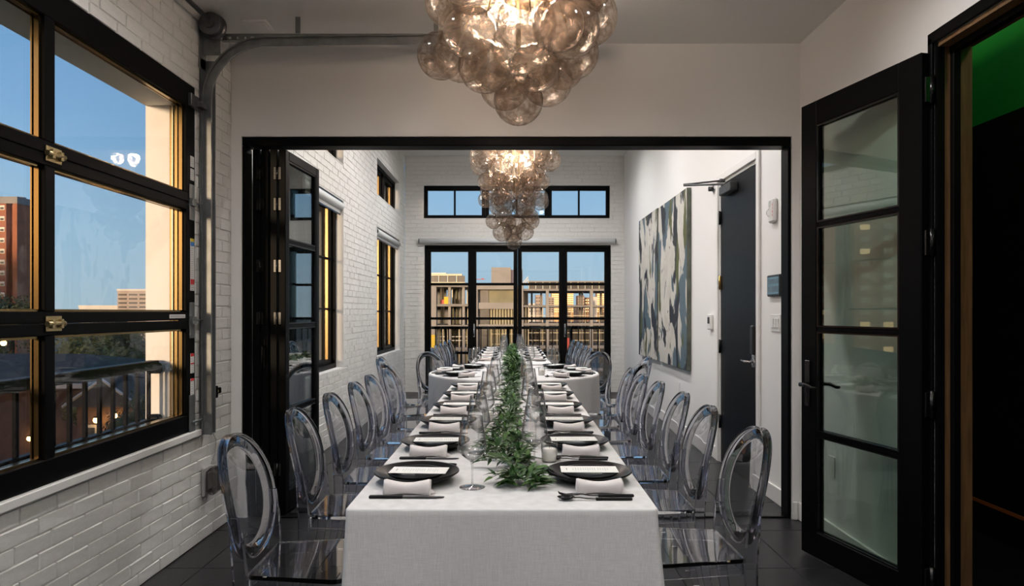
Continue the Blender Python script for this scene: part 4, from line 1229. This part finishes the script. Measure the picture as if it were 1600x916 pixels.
def setting(px, py, ang, where, mirrored, grp, glass):
    """guest looks along +x of the frame; napkin lies on the side towards the partition of the photo's pair"""
    M = Matrix.Translation((px, py, cloth_z)) @ rotm(ang)
    s = -1 if not mirrored else 1              # local y side that carries the napkin
    j = lambda a: rs.uniform(-a, a)
    put('charger_plate', charger_me, 'wide black charger plate, '+where, 'plate', 'charger plates '+grp, M, (0, 0, 0))
    put('small_plate', salad_me, 'small black plate on the charger, '+where, 'plate', 'small plates '+grp, M, (0, 0, .0112))
    put('menu_card', None, 'white menu card on plate, '+where, 'menu', 'menu cards '+grp, M, (.005+j(.006), -s*.010+j(.004), .0348), (PI if mirrored else 0)+j(.06), [('card', card_me), ('printed_text', print_me)])
    put('rolled_napkin', None, 'white rolled napkin against the charger, '+where, 'napkin', 'napkins '+grp, M, (-.004+j(.006) if not mirrored else -.012+j(.006), s*.168, 0), (0 if not mirrored else PI)+j(.03), [('roll', nap_me), ('loose_fold', fold_me)])
    # knife on the guest's right (-y), forks on the guest's left (+y)
    ky = -.212 if not mirrored else -.19
    put('table_knife', None, 'black handled knife lying beside, '+where, 'knife', 'knives '+grp, M, (-.005+j(.006), ky+j(.004), 0), j(.03), [('handle', kh_me), ('blade', kb_me)])
    fy = .175 if not mirrored else .212
    put('dinner_fork', None, 'black fork lying beside, '+where, 'fork', 'forks '+grp, M, (.0+j(.005), fy+j(.003), 0), j(.03), [('handle', fk_me), ('fork_head', fh_me)])
    put('spoon', None, 'black spoon lying beside, '+where, 'spoon', 'spoons '+grp, M, (.006+j(.006), fy+.033+j(.001), 0), j(.03), [('handle', fk_me), ('spoon_bowl', sh_me)])
    g = M.inverted() @ Vector((glass[0], glass[1], cloth_z))
    put('wine_glass', None, 'tall clear wine glass, '+where, 'wine glass', 'wine glasses '+grp, M, (g.x, g.y, 0), 0, [('bowl', bowl_me), ('stem', stem_me), ('foot', foot_me)])
for k in range(6):
    y = SEATY[k]
    setting(TCX-.292, y, 0, '%s place from the open table end, brick wall side' % ORD[k], False, 'on the front table', (-.135+rs.uniform(-.012, .012), y-.085+rs.uniform(-.02, .02)))
    setting(TCX+.290, y+.012, PI, '%s place from the open table end, painting side' % ORD[k], True, 'on the front table', (.085+rs.uniform(-.012, .012), y+.15+rs.uniform(-.02, .02)))
for k in range(5):
    y = FSEATY[k]
    setting(TCX-.292, y, 0, '%s place from the balcony doors, brick wall side' % ORD[k], False, 'on the balcony table', (-.135+rs.uniform(-.01, .01), y-.08))
    setting(TCX+.290, y, PI, '%s place from the balcony doors, painting side' % ORD[k], True, 'on the balcony table', (.085+rs.uniform(-.01, .01), y+.13))
for a, wd in RA:
    for s, side in ((1, 'painting'), (-1, 'brick wall')):
        an = math.radians(a*1.05) if s > 0 else PI-math.radians(a*1.05)
        x, y = RC[0]+.625*math.cos(an), RC[1]+.625*math.sin(an)
        gx, gy = RC[0]+.40*math.cos(an+.34*s), RC[1]+.40*math.sin(an+.34*s)
        setting(x, y, an+PI, 'round table place %s, %s side' % (wd, side), s > 0, 'on the round table', (gx, gy))
def votive(x, y, label):
    t = thing('votive_candle', label, 'candle', (x, y, cloth_z), 0, 'votive candles')
    for n, m in (('glass_cup', vot_me), ('candle', wax_me), ('wick', wick_me)): link(n, m, t)
votive(.135, 2.60, 'white votive candle in clear glass, first from the open table end')
votive(-.135, 3.55, 'white votive candle in clear glass, second from the open table end')
votive(.14, 4.2, 'white votive candle in clear glass, third from the open table end')
votive(-.125, 4.62, 'white votive candle in clear glass, fourth from the open table end')
votive(-.12, 5.30, 'white votive candle in clear glass, beside the garland end at round table')
votive(-.22, 6.25, 'white votive candle on the round table, brick wall side')
votive(.25, 6.15, 'white votive candle on the round table, painting side')
votive(-.12, 8.2, 'white votive candle on the balcony table, brick wall side')
votive(.12, 9.0, 'white votive candle on the balcony table, painting side')

# ------------------------------------------------------------------ greenery
def leaf_mesh(mat):
    L, W = 1.0, .185
    v = [(0, 0, 0), (.28, W, .05), (.28, 0, .01), (.28, -W, .05), (.62, W*.72, .02), (.62, 0, -.02), (.62, -W*.72, .02), (1, 0, -.13)]
    f = [(0, 2, 1), (0, 3, 2), (1, 2, 5, 4), (2, 3, 6, 5), (4, 5, 7), (5, 6, 7)]
    return v, f, MB().add(v, f, True).mesh('leaf', mat)
LV, LF, leaf_a = leaf_mesh('leaf_green'); _, _, leaf_b = leaf_mesh('leaf_light')
def garland(label, pts, widths, heights, n_sprigs, nobj, seed, size=(.045, .075), along=.7):
    rng = random.Random(seed)
    t = thing('greenery_garland', label, 'garland', (pts[0][0], pts[0][1], cloth_z))
    o = Vector(t.location)
    P_ = [Vector((x, y, cloth_z)) for x, y in pts]
    def at(f):
        f = max(0, min(.9999, f))*(len(P_)-1); i = int(f); u = f-i
        return P_[i].lerp(P_[i+1], u), widths[i]*(1-u)+widths[i+1]*u, heights[i]*(1-u)+heights[i+1]*u, (P_[i+1]-P_[i]).normalized()
    leaves = []; stems = MB()
    main = []
    for i in range(40):
        p, w, h, d = at(i/39); main.append(p-o+Vector((.012*math.sin(i*1.3), 0, .012+h*.25)))
    stems.tube(main, .0028, 5)
    for q in range(n_sprigs):
        f = rng.random()**.88 if q > 5 else rng.random()*.08
        p, w, h, d = at(f)
        side = Vector((-d.y, d.x, 0))
        base = p+Vector((0, 0, .012+h*.3*rng.random()))
        ang = rng.uniform(-1, 1)
        dirv = (side*ang*1.2 + d*rng.uniform(-along, along)*(-1 if rng.random() < .6 else 1) + Vector((0, 0, rng.uniform(-.3, .6)*(h/.08)**.5))).normalized()
        L = w*rng.uniform(.55, 1.15)
        tip = base+dirv*L; tip.z = max(cloth_z+.006, min(cloth_z+h*1.15, tip.z))
        mid = (base+tip)/2+Vector((0, 0, .018))
        stems.tube([base-o, mid-o, tip-o], [.0016, .0013, .0008], 4, caps=False)
        for i in range(rng.randint(6, 10)):
            u = .25+.75*i/8 if i < 8 else 1
            c = base.lerp(mid, u*2) if u < .5 else mid.lerp(tip, min(1, u*2-1))
            ld = (dirv*.6+side*(1 if i % 2 else -1)*rng.uniform(.3, 1)+Vector((rng.uniform(-.5, .5), rng.uniform(-.5, .5), rng.uniform(-.35, .45)))).normalized()
            s = rng.uniform(*size)
            if (c+ld*s).z < cloth_z+.004: ld.z = abs(ld.z)*.3+.02; ld.normalize()
            up = Vector((rng.uniform(-.5, .5), rng.uniform(-.5, .5), 1))
            yv = up.cross(ld).normalized(); zv = ld.cross(yv)
            M3 = Matrix((ld, yv, zv)).transposed()
            c = c.copy(); c.z = max(c.z, cloth_z+.012)
            leaves.append((c-o, M3, s, rng.random() < .28, (c.y, -c.z)))
    leaves.sort(key=lambda l: l[4][0]-l[0].z*3)
    rest = [MB(), MB()]
    for i, (c, M3, s, lt, _) in enumerate(leaves):
        if i < nobj:
            ob_ = link('leaf', leaf_b if lt else leaf_a, t, c, M3.to_euler(), (s, s, s))
        else:
            rest[1 if lt else 0].add([c+M3 @ (Vector(v)*s) for v in LV], LF, True)
    if rest[0].v:
        r_ = rest[0].build('leaf_mass', 'leaf_green', t); r_['kind'] = 'stuff'
        r_ = rest[1].build('leaf_mass', 'leaf_light', t); r_['kind'] = 'stuff'
    stems.build('stem', 'stem_green', t)
    return t
garland('green leafy garland trailing down the middle of the front table', [(.05, 2.19), (.01, 2.34), (-.035, 2.7), (-.03, 3.1), (-.035, 3.6), (-.025, 4.2), (-.02, 4.8), (-.02, 5.42)],
        [.055, .10, .118, .095, .07, .062, .058, .06], [.02, .03, .045, .045, .04, .045, .05, .06], 180, 300, 21, (.034, .060))
garland('bushy green leaf bunch standing in the middle of the round table', [(0, 5.78), (0, 6.2), (0, 6.6), (0, 7.1)], [.07, .09, .095, .08], [.09, .20, .25, .12], 170, 60, 33, (.04, .07), .3)
garland('green leafy garland trailing along the balcony table', [(TCX, 7.56), (TCX, 8.6), (TCX, 9.6), (TCX, 10.6)], [.08, .08, .08, .07], [.06, .06, .06, .05], 90, 20, 41)

# ------------------------------------------------------------------ the world outside
GZ = -11.0
tag(MB().box(-900, 900, -400, 1400, GZ-.5, GZ).build('ground', 'ground_dark'), 'dark ground far below the windows', 'ground', kind='structure')
def tree(label, x, y, ztop, r, mat, seed, group='trees seen through the windows', n=900, leaf=.55):
    rng = random.Random(seed); t = thing('broadleaf_tree', label, 'tree', (x, y, GZ), 0, group)
    H = ztop-GZ; m = MB(); blobs = []
    for i in range(14):
        a, q = rng.random()*6.28, rng.random()**.5
        blobs.append((Vector((r*.62*q*math.cos(a), r*.62*q*math.sin(a), H-r*.45-rng.random()*r*1.1)), r*rng.uniform(.32, .5)))
    for i in range(n):
        c, br = blobs[i % 14]
        d = Vector((rng.gauss(0, 1), rng.gauss(0, 1), rng.gauss(0, 1))).normalized()
        p = c+d*br*rng.uniform(.35, 1.1); s = leaf*rng.uniform(.6, 1.3)
        u = d.cross(Vector((rng.gauss(0, 1), rng.gauss(0, 1), rng.gauss(0, 1)))).normalized(); w = d.cross(u)
        w = (w+d*rng.uniform(-.5, .5)).normalized()
        m.add([p-u*s*.6, p-w*s*.35, p+u*s*.6, p+w*s*.35], [(0, 1, 2, 3)])
    for c, br in blobs:
        ic = []
        for i in range(7):
            th = PI*i/6
            ic.append((max(.01, math.sin(th)*br*.42), -math.cos(th)*br*.42))
        m.lathe(ic, 9, c)
    cr = m.build('foliage', mat, t); cr['kind'] = 'stuff'
    MB().tube([(0, 0, 0), (.2, .1, H*.4), (0, 0, H*.75)], [r*.07, r*.055, r*.03], 8).build('trunk', 'bark', t)
# trees before the brick tower and in a belt to the left
TR = [(-101, 125, 6.2, 8, 'foliage_far'), (-87, 118, 5.2, 7, 'foliage_far'), (-76, 126, 2.6, 6.5, 'foliage_far'), (-64, 120, 1.3, 6, 'foliage_far'), (-52.5, 118, .8, 6, 'foliage_far'),
      (-41, 66, -.8, 5, 'foliage_warm'), (-32.5, 62, -1.0, 4.2, 'foliage_far'), (-50, 80, .2, 6, 'foliage_warm'), (-38, 78, .3, 5, 'foliage_warm'), (-52, 64, .8, 6, 'foliage_far'), (-40, 92, .2, 6, 'foliage_far'),
      (-63, 74, 1.6, 6, 'foliage_far'), (-31.5, 50, -1.8, 4.2, 'foliage_warm'), (-23.5, 44, -2.4, 3.4, 'foliage_far'), (-27, 72, -.4, 5, 'foliage_warm'), (-75, 90, 2.2, 6.5, 'foliage_far'),
      (-17.1, 27.2, -1.7, .95, 'foliage_warm'), (-11.1, 20.3, -.95, 1.0, 'foliage_far')]
desc = ['dark tree before the brick tower', 'dark tree beside the brick tower', 'olive tree behind the grey roofed house', 'tree among the belt behind the house']
for i, (x, y, z, r, mt) in enumerate(TR):
    lb = desc[0] if i < 2 else desc[1] if i < 5 else ('olive green tree in the belt behind the grey roofed house' if mt == 'foliage_warm' else 'dark green tree in the belt behind the grey roofed house')
    if i >= 16: lb = 'slim olive garden tree between the two brick houses' if i == 16 else 'slim dark garden tree close to the balcony railing'
    tree(lb, x, y, z, r, mt, 100+i, n=9000 if i < 16 else 1800, leaf=.36 if i < 16 else .10)
for i, (x, y, z, r) in enumerate([(5, 205, -4, 7), (16, 215, -3.5, 6.5), (27, 205, -4, 6.5), (38, 212, -5, 7), (-6, 222, -4, 7)]):
    tree('dark tree beyond the unfinished concrete building', x, y, z, r, 'foliage_far', 140+i, 'trees beyond the unfinished building', n=700, leaf=.9)

def building(name, label, cat, x, y, w, d, h, mat, side_mat=None, base=GZ, rows=0, cols=0, win='win_bright', face='-y', wsize=(.5, .45), rz=0, cap=True, lit=0, zmin=None, group=None, extra=None):
    t = thing(name, label, cat, (x, y, base), rz, group)
    MB().box(-w/2, w/2, 0, d, 0, h).build('wall', mat, t)
    if side_mat:
        MB().box(w/2, w/2+.05, .0, d, 0, h).build('side_wall', side_mat, t)
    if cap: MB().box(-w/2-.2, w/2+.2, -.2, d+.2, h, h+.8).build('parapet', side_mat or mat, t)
    if rows and cols:
        z0 = zmin if zmin is not None else h*.1
        cw, rh = w/cols, (h-z0-.8)/rows
        me = MB().box(-cw*wsize[0]/2, cw*wsize[0]/2, -.12, .05, -rh*wsize[1]/2, rh*wsize[1]/2).mesh('window', win)
        me2 = MB().box(-cw*wsize[0]/2, cw*wsize[0]/2, -.12, .05, -rh*wsize[1]/2, rh*wsize[1]/2).mesh('window', 'win_lit') if lit else None
        rg = random.Random(int(abs(x)*7+y))
        for r in range(rows):
            for c in range(cols):
                link('window', me2 if (lit and rg.random() < lit) else me, t, (-w/2+cw*(c+.5), 0, z0+rh*(r+.5)))
    return t
# brick tower with bright windows (sunlit front face, shaded side)
tw = thing('brick_tower', 'red brick apartment tower with small bright windows', 'building', (-131, 180, GZ))
H = 31.6-GZ
MB().box(-46, -2.9, 0, 14, 0, H).build('wall', 'red_brick', tw)
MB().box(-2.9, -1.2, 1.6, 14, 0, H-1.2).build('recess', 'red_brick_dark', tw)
MB().box(-1.2, 0, 0, 14, 0, H).build('corner_pier', 'red_brick', tw)
MB().box(-46.1, .15, -.15, 14.2, H-1.6, H+.2).build('roof_band', 'concrete', tw)
MB().cyl((-1.9, 4, H+.2), 1.2, .5, 'z', 24).build('roof_tank', 'concrete_pale', tw)
wm = MB().box(-.75, .75, -.12, .3, -.6, .6).mesh('window', 'win_bright'); wd = MB().box(-.35, .55, -.16, -.1, -.45, .1).mesh('pane', 'win_dark')
for r in range(13):
    for c in range(9):
        wo = link('window', wm, tw, (-4.0-c*4.3, 0, H-2.7-r*2.87)); link('pane', wd, wo)
# second brick block, broader, stands further round to the left (shows in the door glass)
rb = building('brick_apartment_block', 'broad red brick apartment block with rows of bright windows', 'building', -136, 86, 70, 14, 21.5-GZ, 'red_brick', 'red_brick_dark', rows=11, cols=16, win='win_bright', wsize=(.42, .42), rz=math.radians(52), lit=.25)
building('office_block', 'pale office block with dark window bands beside the lit window jamb', 'building', -169, 303, 14, 20, 10.8-GZ, 'city_tan', 'city_white', rows=6, cols=3, win='win_dark', wsize=(.8, .4), zmin=10)
building('office_wing', 'low pale wing standing beside the pale office block', 'building', -186, 306, 18, 18, 3.6-GZ, 'city_white', rows=2, cols=5, win='win_dark', wsize=(.6, .4), zmin=9)
# grey roofed brick house below the window
hs = thing('brick_house', 'brown brick house with grey roof below the garage door window', 'house', (-23.0, 29.0, GZ))
MB().box(-16, 4.6, 0, 10, 0, 9.35).build('wall', 'brown_brick', hs)
MB().add([(-16.6, -.6, 9.3), (5.1, -.6, 9.3), (5.1, 10.6, 9.3), (-16.6, 10.6, 9.3), (-12, 5, 10.25), (1.6, 5, 10.25)], [(0, 1, 5, 4), (1, 2, 5), (2, 3, 4, 5), (3, 0, 4), (3, 2, 1, 0)]).build('roof', 'roof_slate', hs)
MB().box(-16.65, 5.15, -.66, -.58, 9.15, 9.35).box(5.08, 5.16, -.6, 10.6, 9.15, 9.35).build('gutter', 'house_trim', hs)
for fx in (-12.4, -9, -5.6, -2.2, .4, 2.9):
    for fz in (3.4, 7.2):
        wo = MB().box(fx-.32, fx+.32, -.06, .05, fz-.8, fz+.8).build('window', 'house_trim', hs)
        MB().box(fx-.22, fx+.22, -.08, -.05, fz-.7, fz+.7).build('pane', 'win_dark', wo)
for fy in (2.5, 5.0, 7.5):
    for fz in (3.4, 7.2):
        wo = MB().box(4.55, 4.66, fy-.4, fy+.4, fz-.8, fz+.8).build('window', 'house_trim', hs)
        MB().box(4.65, 4.68, fy-.3, fy+.3, fz-.7, fz+.7).build('pane', 'win_dark', wo)
h2 = thing('brick_house', 'narrow brown brick house with white gable trim and lit porch', 'house', (-14.9, 25.0, GZ))
MB().box(-1.1, 1.2, 0, 4.5, 0, 9.0).build('wall', 'brown_brick', h2)
MB().add([(-1.35, -.4, 8.9), (1.45, -.4, 8.9), (1.45, 4.9, 8.9), (-1.35, 4.9, 8.9), (.05, -.4, 9.9), (.05, 4.9, 9.9)], [(0, 4, 5, 3), (1, 2, 5, 4), (0, 1, 4), (2, 3, 5), (3, 2, 1, 0)]).build('roof', 'roof_slate', h2)
MB().tube([(-1.35, -.42, 8.9), (.05, -.42, 9.9), (1.45, -.42, 8.9)], .06, 6).build('gable_trim', 'house_trim', h2)
for fx in (-.55, .65):
    wo = MB().box(fx-.2, fx+.2, -.06, .05, 6.9, 8.2).build('window', 'house_trim', h2)
    MB().box(fx-.14, fx+.14, -.08, -.05, 7.0, 8.1).build('pane', 'win_dark', wo)
def lantern(x, y, z, label, glow, e, r=.11):
    t = thing('lantern', label, 'lamp', (x, y, z))
    MB().lathe([(.001, -r), (r*.7, -r*.7), (r, 0), (r*.7, r*.7), (.001, r)], 12).build('globe', glow, t)
    MB().box(-r*.6, r*.6, -r*.6, r*.6, r*.75, r*1.2).tube([(0, 0, r), (0, .25, r*1.4)], .02, 6).build('bracket', 'black_metal', t)
    ld = bpy.data.lights.new('lantern_light', 'POINT'); ld.energy = e; ld.color = (1, .6, .25); ld.shadow_soft_size = r
    lo = bpy.data.objects.new('lantern_light', ld); COL.objects.link(lo); lo.parent = t; lo.location = (0, -.25, 0)
lantern(-15.12, 24.72, -2.59, 'glowing orange porch lantern on the narrow house, beside its garden tree', 'porch_glow', 8)
lantern(-14.48, 24.72, -2.44, 'glowing orange porch lantern on the narrow house, away from its garden tree', 'porch_glow', 8)
lantern(-20.3, 28.62, -3.98, 'glowing orange porch lantern on the grey roofed house', 'porch_glow', 8)
lantern(-41.5, 55.5, 0.0-1.2, 'orange street lantern glowing between the dark trees', 'porch_glow', 30, .22)
lantern(-26.2, 45, -2.0, 'small white lamp glowing among the belt trees', 'street_glow', 10, .10)

# unfinished concrete building opposite the balcony (y = 100 m)
cb = thing('unfinished_building', 'unfinished concrete building with open floors opposite the balcony doors', 'building', (0, 100, GZ))
S = 100/1067
def X(px): return (px-803)*S
def Z(py): return CAMZ-(py-488)*S-GZ
def cbox(px0, px1, py0, py1, y0, y1, mat, name): return MB().box(X(px0), X(px1), y0, y1, Z(py1), Z(py0)).build(name, mat, cb)
for (a, b, l, r) in ((444, 448.5, 640, 742), (475, 479, 640, 742), (508, 513, 640, 742), (543, 548, 640, 742), (578, 583, 640, 742)): cbox(l, r, a, b, 0, 14, 'concrete', 'floor_slab')
for (a, b) in ((451.5, 454.5), (477, 480), (505, 509), (540, 545), (576, 581)): cbox(812, 990, a, b, 0, 14, 'concrete', 'floor_slab')
for px in (650, 674, 700, 722): cbox(px, px+(8 if px == 674 else 4), 448, 600, .3 if px != 674 else -.3, 1.2, 'concrete_pale', 'column')
for px in (660, 690, 708, 730): cbox(px, px+4, 448, 600, 9, 10, 'concrete', 'column')
for px in (853, 922, 985): cbox(px, px+4.5, 454, 600, -.2, .8, 'concrete_pale', 'column')
for px in (832, 848, 890, 914, 918, 950): cbox(px, px+3, 454, 600, 9, 9.6, 'concrete', 'column')
# roof screens: dark panels between cream posts
for i in range(5):
    a = 657+14*i; cbox(a+1, a+13, 431, 442, .2, .5, 'dark_panel', 'roof_panel')
    cbox(a, a+1.2, 428.5, 444, 0, .6, 'cream_steel', 'roof_post')
cbox(655, 722, 428, 431, -.1, .7, 'cream_steel', 'roof_rail'); cbox(640, 727, 441, 444, -.2, 1, 'cream_steel', 'roof_kerb')
cbox(660, 694, 424.5, 426.5, 3, 6, 'site_white', 'roof_canopy')
for i in range(14):
    a = 826+11*i; cbox(a+.8, a+10.5, 441, 451.5, .2, .5, 'dark_panel', 'roof_panel')
    cbox(a, a+.8, 440, 451.5, 0, .6, 'cream_steel', 'roof_post')
cbox(826, 990, 439.2, 441, -.1, .7, 'concrete_pale', 'roof_rail')
# core block with facade
cbox(767, 798, 416.5, 446, 2, 9, 'concrete_pale', 'stair_core')
cbox(798, 803.5, 419.5, 446, 3, 8, 'tower_glass', 'glazed_core'); cbox(811, 817, 418, 446, 4, 9, 'concrete', 'stair_core'); cbox(811, 815.5, 419.5, 446, 3.6, 4, 'tower_glass', 'glazed_core')
cbox(738, 818, 446, 452.5, -.3, 12, 'concrete_pale', 'roof_beam')
for (a, b) in ((738, 746.5), (811.5, 817.5)): cbox(a, b, 452.5, 600, -.3, 1, 'concrete_pale', 'column')
cbox(746.5, 811.5, 452.5, 473, 1.2, 1.6, 'ply_yellow', 'infill_panel')
cbox(746.5, 763, 452.5, 600, 1.0, 1.3, 'concrete', 'infill_panel')
cbox(746.5, 811.5, 473, 483, .2, 1.6, 'concrete_pale', 'spandrel')
cbox(746.5, 811.5, 483, 600, 1.4, 1.7, 'ply_yellow', 'infill_panel')
cbox(746.5, 811.5, 507, 514, .2, 1.6, 'concrete_pale', 'spandrel')
cbox(748, 764, 484, 507, .9, 1.1, 'dark_panel', 'opening'); cbox(748.5, 763, 516, 545, .9, 1.1, 'dark_panel', 'opening')  # dark panels stand in for the shade inside these openings
for i in range(9):
    a = 767+4.6*i; cbox(a, a+.9, 483, 600, .8, 1.1, 'cream_steel', 'mullion')
for z in (497, 507, 522, 538): cbox(767, 811, z, z+.8, .75, 1.0, 'cream_steel', 'transom')
for i in range(3): cbox(818+i*3.6, 818.8+i*3.6, 480, 600, 1, 1.3, 'cream_steel', 'mullion')
cbox(818, 826, 452.5, 600, 4, 4.4, 'concrete', 'infill_panel')
# inside the open floors on the left: partitions, props, site things
for i, (px, w, mt) in enumerate(((684, 3, 'site_white'), (688, 1.2, 'cream_steel'), (702, 1.5, 'cream_steel'), (714, 1.4, 'site_white'), (716.5, 5, 'site_white'), (725, 1.4, 'cream_steel'), (706, 4, 'ply_yellow'))):
    cbox(px, px+w, 448, 475, 3+i*.6, 3.3+i*.6, mt, 'prop'); cbox(px+1, px+1+w, 479, 508, 3+i*.6, 3.3+i*.6, mt if i % 2 else 'ply_yellow', 'prop')
for i in range(9): cbox(684+i*6.4, 685.2+i*6.4, 513, 600, 1.0, 1.2, 'cream_steel', 'prop')
for z in (526, 532): cbox(682, 742, z, z+1.2, .8, 1.0, 'site_white', 'scaffold_rail')
cbox(692, 700.5, 463.5, 475, 1.5, 3, 'site_yellow', 'site_cabin'); cbox(686, 692, 468, 475, 2, 3, 'crane_red', 'site_cabin')
cbox(674.5, 682.5, 523, 556, -1.2, -.8, 'site_yellow', 'hoarding_panel'); cbox(883, 893, 528, 545, -1, -.6, 'crane_red', 'hoarding_panel')
for a_, b_ in ((640, 686), (697, 703), (709, 713), (722, 742)): cbox(a_, b_, 448, 476, 11, 11.4, 'dark_panel', 'rear_backing')  # dark sheets added at the rear stand in for interior shade
cbox(640, 742, 479, 509, 11, 11.4, 'dark_panel', 'rear_backing')
for i in range(28): cbox(826+i*5.6, 826.7+i*5.6, 481, 600, 1.2, 1.4, 'cream_steel' if i % 4 == 0 else 'dark_panel', 'baluster')
for z in (493, 520, 532, 556): cbox(826, 990, z, z+.9, 1.0, 1.2, 'cream_steel', 'scaffold_rail')
cbox(818, 990, 509, 600, 11, 11.4, 'dark_panel', 'rear_backing'); cbox(640, 742, 513, 600, 11, 11.4, 'ply_yellow', 'rear_backing')
# white raking brace on the roof
MB().tube([(X(815), 1, Z(445)), (X(825.5), 1, Z(431.5)), (X(825.5), 1, Z(445))], .09, 6).tube([(X(818.5), 1, Z(445)), (X(825), 1, Z(436))], .08, 6).build('raking_brace', 'site_white', cb)
# red crane far behind
cr = thing('tower_crane', 'small red tower crane behind the unfinished building', 'crane', (X(742)*2.4, 240, GZ))
m = MB(); Zc = lambda py: CAMZ-(py-488)*240/1067-GZ
m.box(-.5, .5, -.5, .5, 0, Zc(434)).box(-.8, 3.6, -.2, .2, Zc(437), Zc(436.2)).box(2.4, 3.0, -.2, .2, Zc(436.2), Zc(435)).box(-.25, .25, -.25, .25, Zc(434), Zc(432))
m.build('mast_and_jib', 'crane_red', cr)
# skyline glowing in the low sun
def sky(px0, px1, pyt, y, mat, rows, cols, label, win='win_dark', ws=(.5, .4)):
    s = y/1067
    building('skyline_tower', label, 'building', ((px0+px1)/2-803)*s, y, (px1-px0)*s, 14, CAMZ-(pyt-488)*s-GZ, mat, rows=rows, cols=cols, win=win, wsize=ws, zmin=12-.0, group='skyline towers', cap=False)
sky(837, 848, 461, 420, 'city_tan', 5, 3, 'squat tan skyline block with dark windows')
sky(856, 866, 464, 430, 'city_tan', 7, 2, 'pink tan skyline tower with dark window bands', ws=(.7, .45))
sky(862, 874, 457, 520, 'city_orange', 9, 4, 'glowing orange skyline tower beside the pink tan tower', 'win_lit', (.6, .5))
sky(884, 896, 455, 500, 'city_orange', 10, 5, 'widest glowing orange skyline tower', 'win_lit', (.6, .5))
sky(903, 913, 462, 440, 'city_brown', 6, 3, 'brown skyline tower with pale window bands', 'win_bright', (.8, .3))
sky(914, 921, 465, 450, 'city_brown', 5, 2, 'narrow brown skyline tower', 'win_lit', (.6, .35))
sky(927, 933, 464, 480, 'city_white', 7, 2, 'narrow white skyline tower', 'win_bright', (.6, .4))
sky(933, 944, 457, 560, 'city_orange', 9, 4, 'golden skyline tower beside the narrow white tower', 'win_lit', (.6, .5))
sky(880, 960, 478, 600, 'city_tan', 3, 14, 'long low tan block at the foot of the skyline')
sky(826, 838, 474, 600, 'city_white', 3, 3, 'low white skyline block')

# unseen slab block added behind the camera: keeps the low houses in its evening shade
building('shade_block', 'long low brick slab block added unseen to shade the low houses', 'building', -58, -60, 76, 12, 4.6-GZ, 'brown_brick', rows=3, cols=14, win='win_dark')
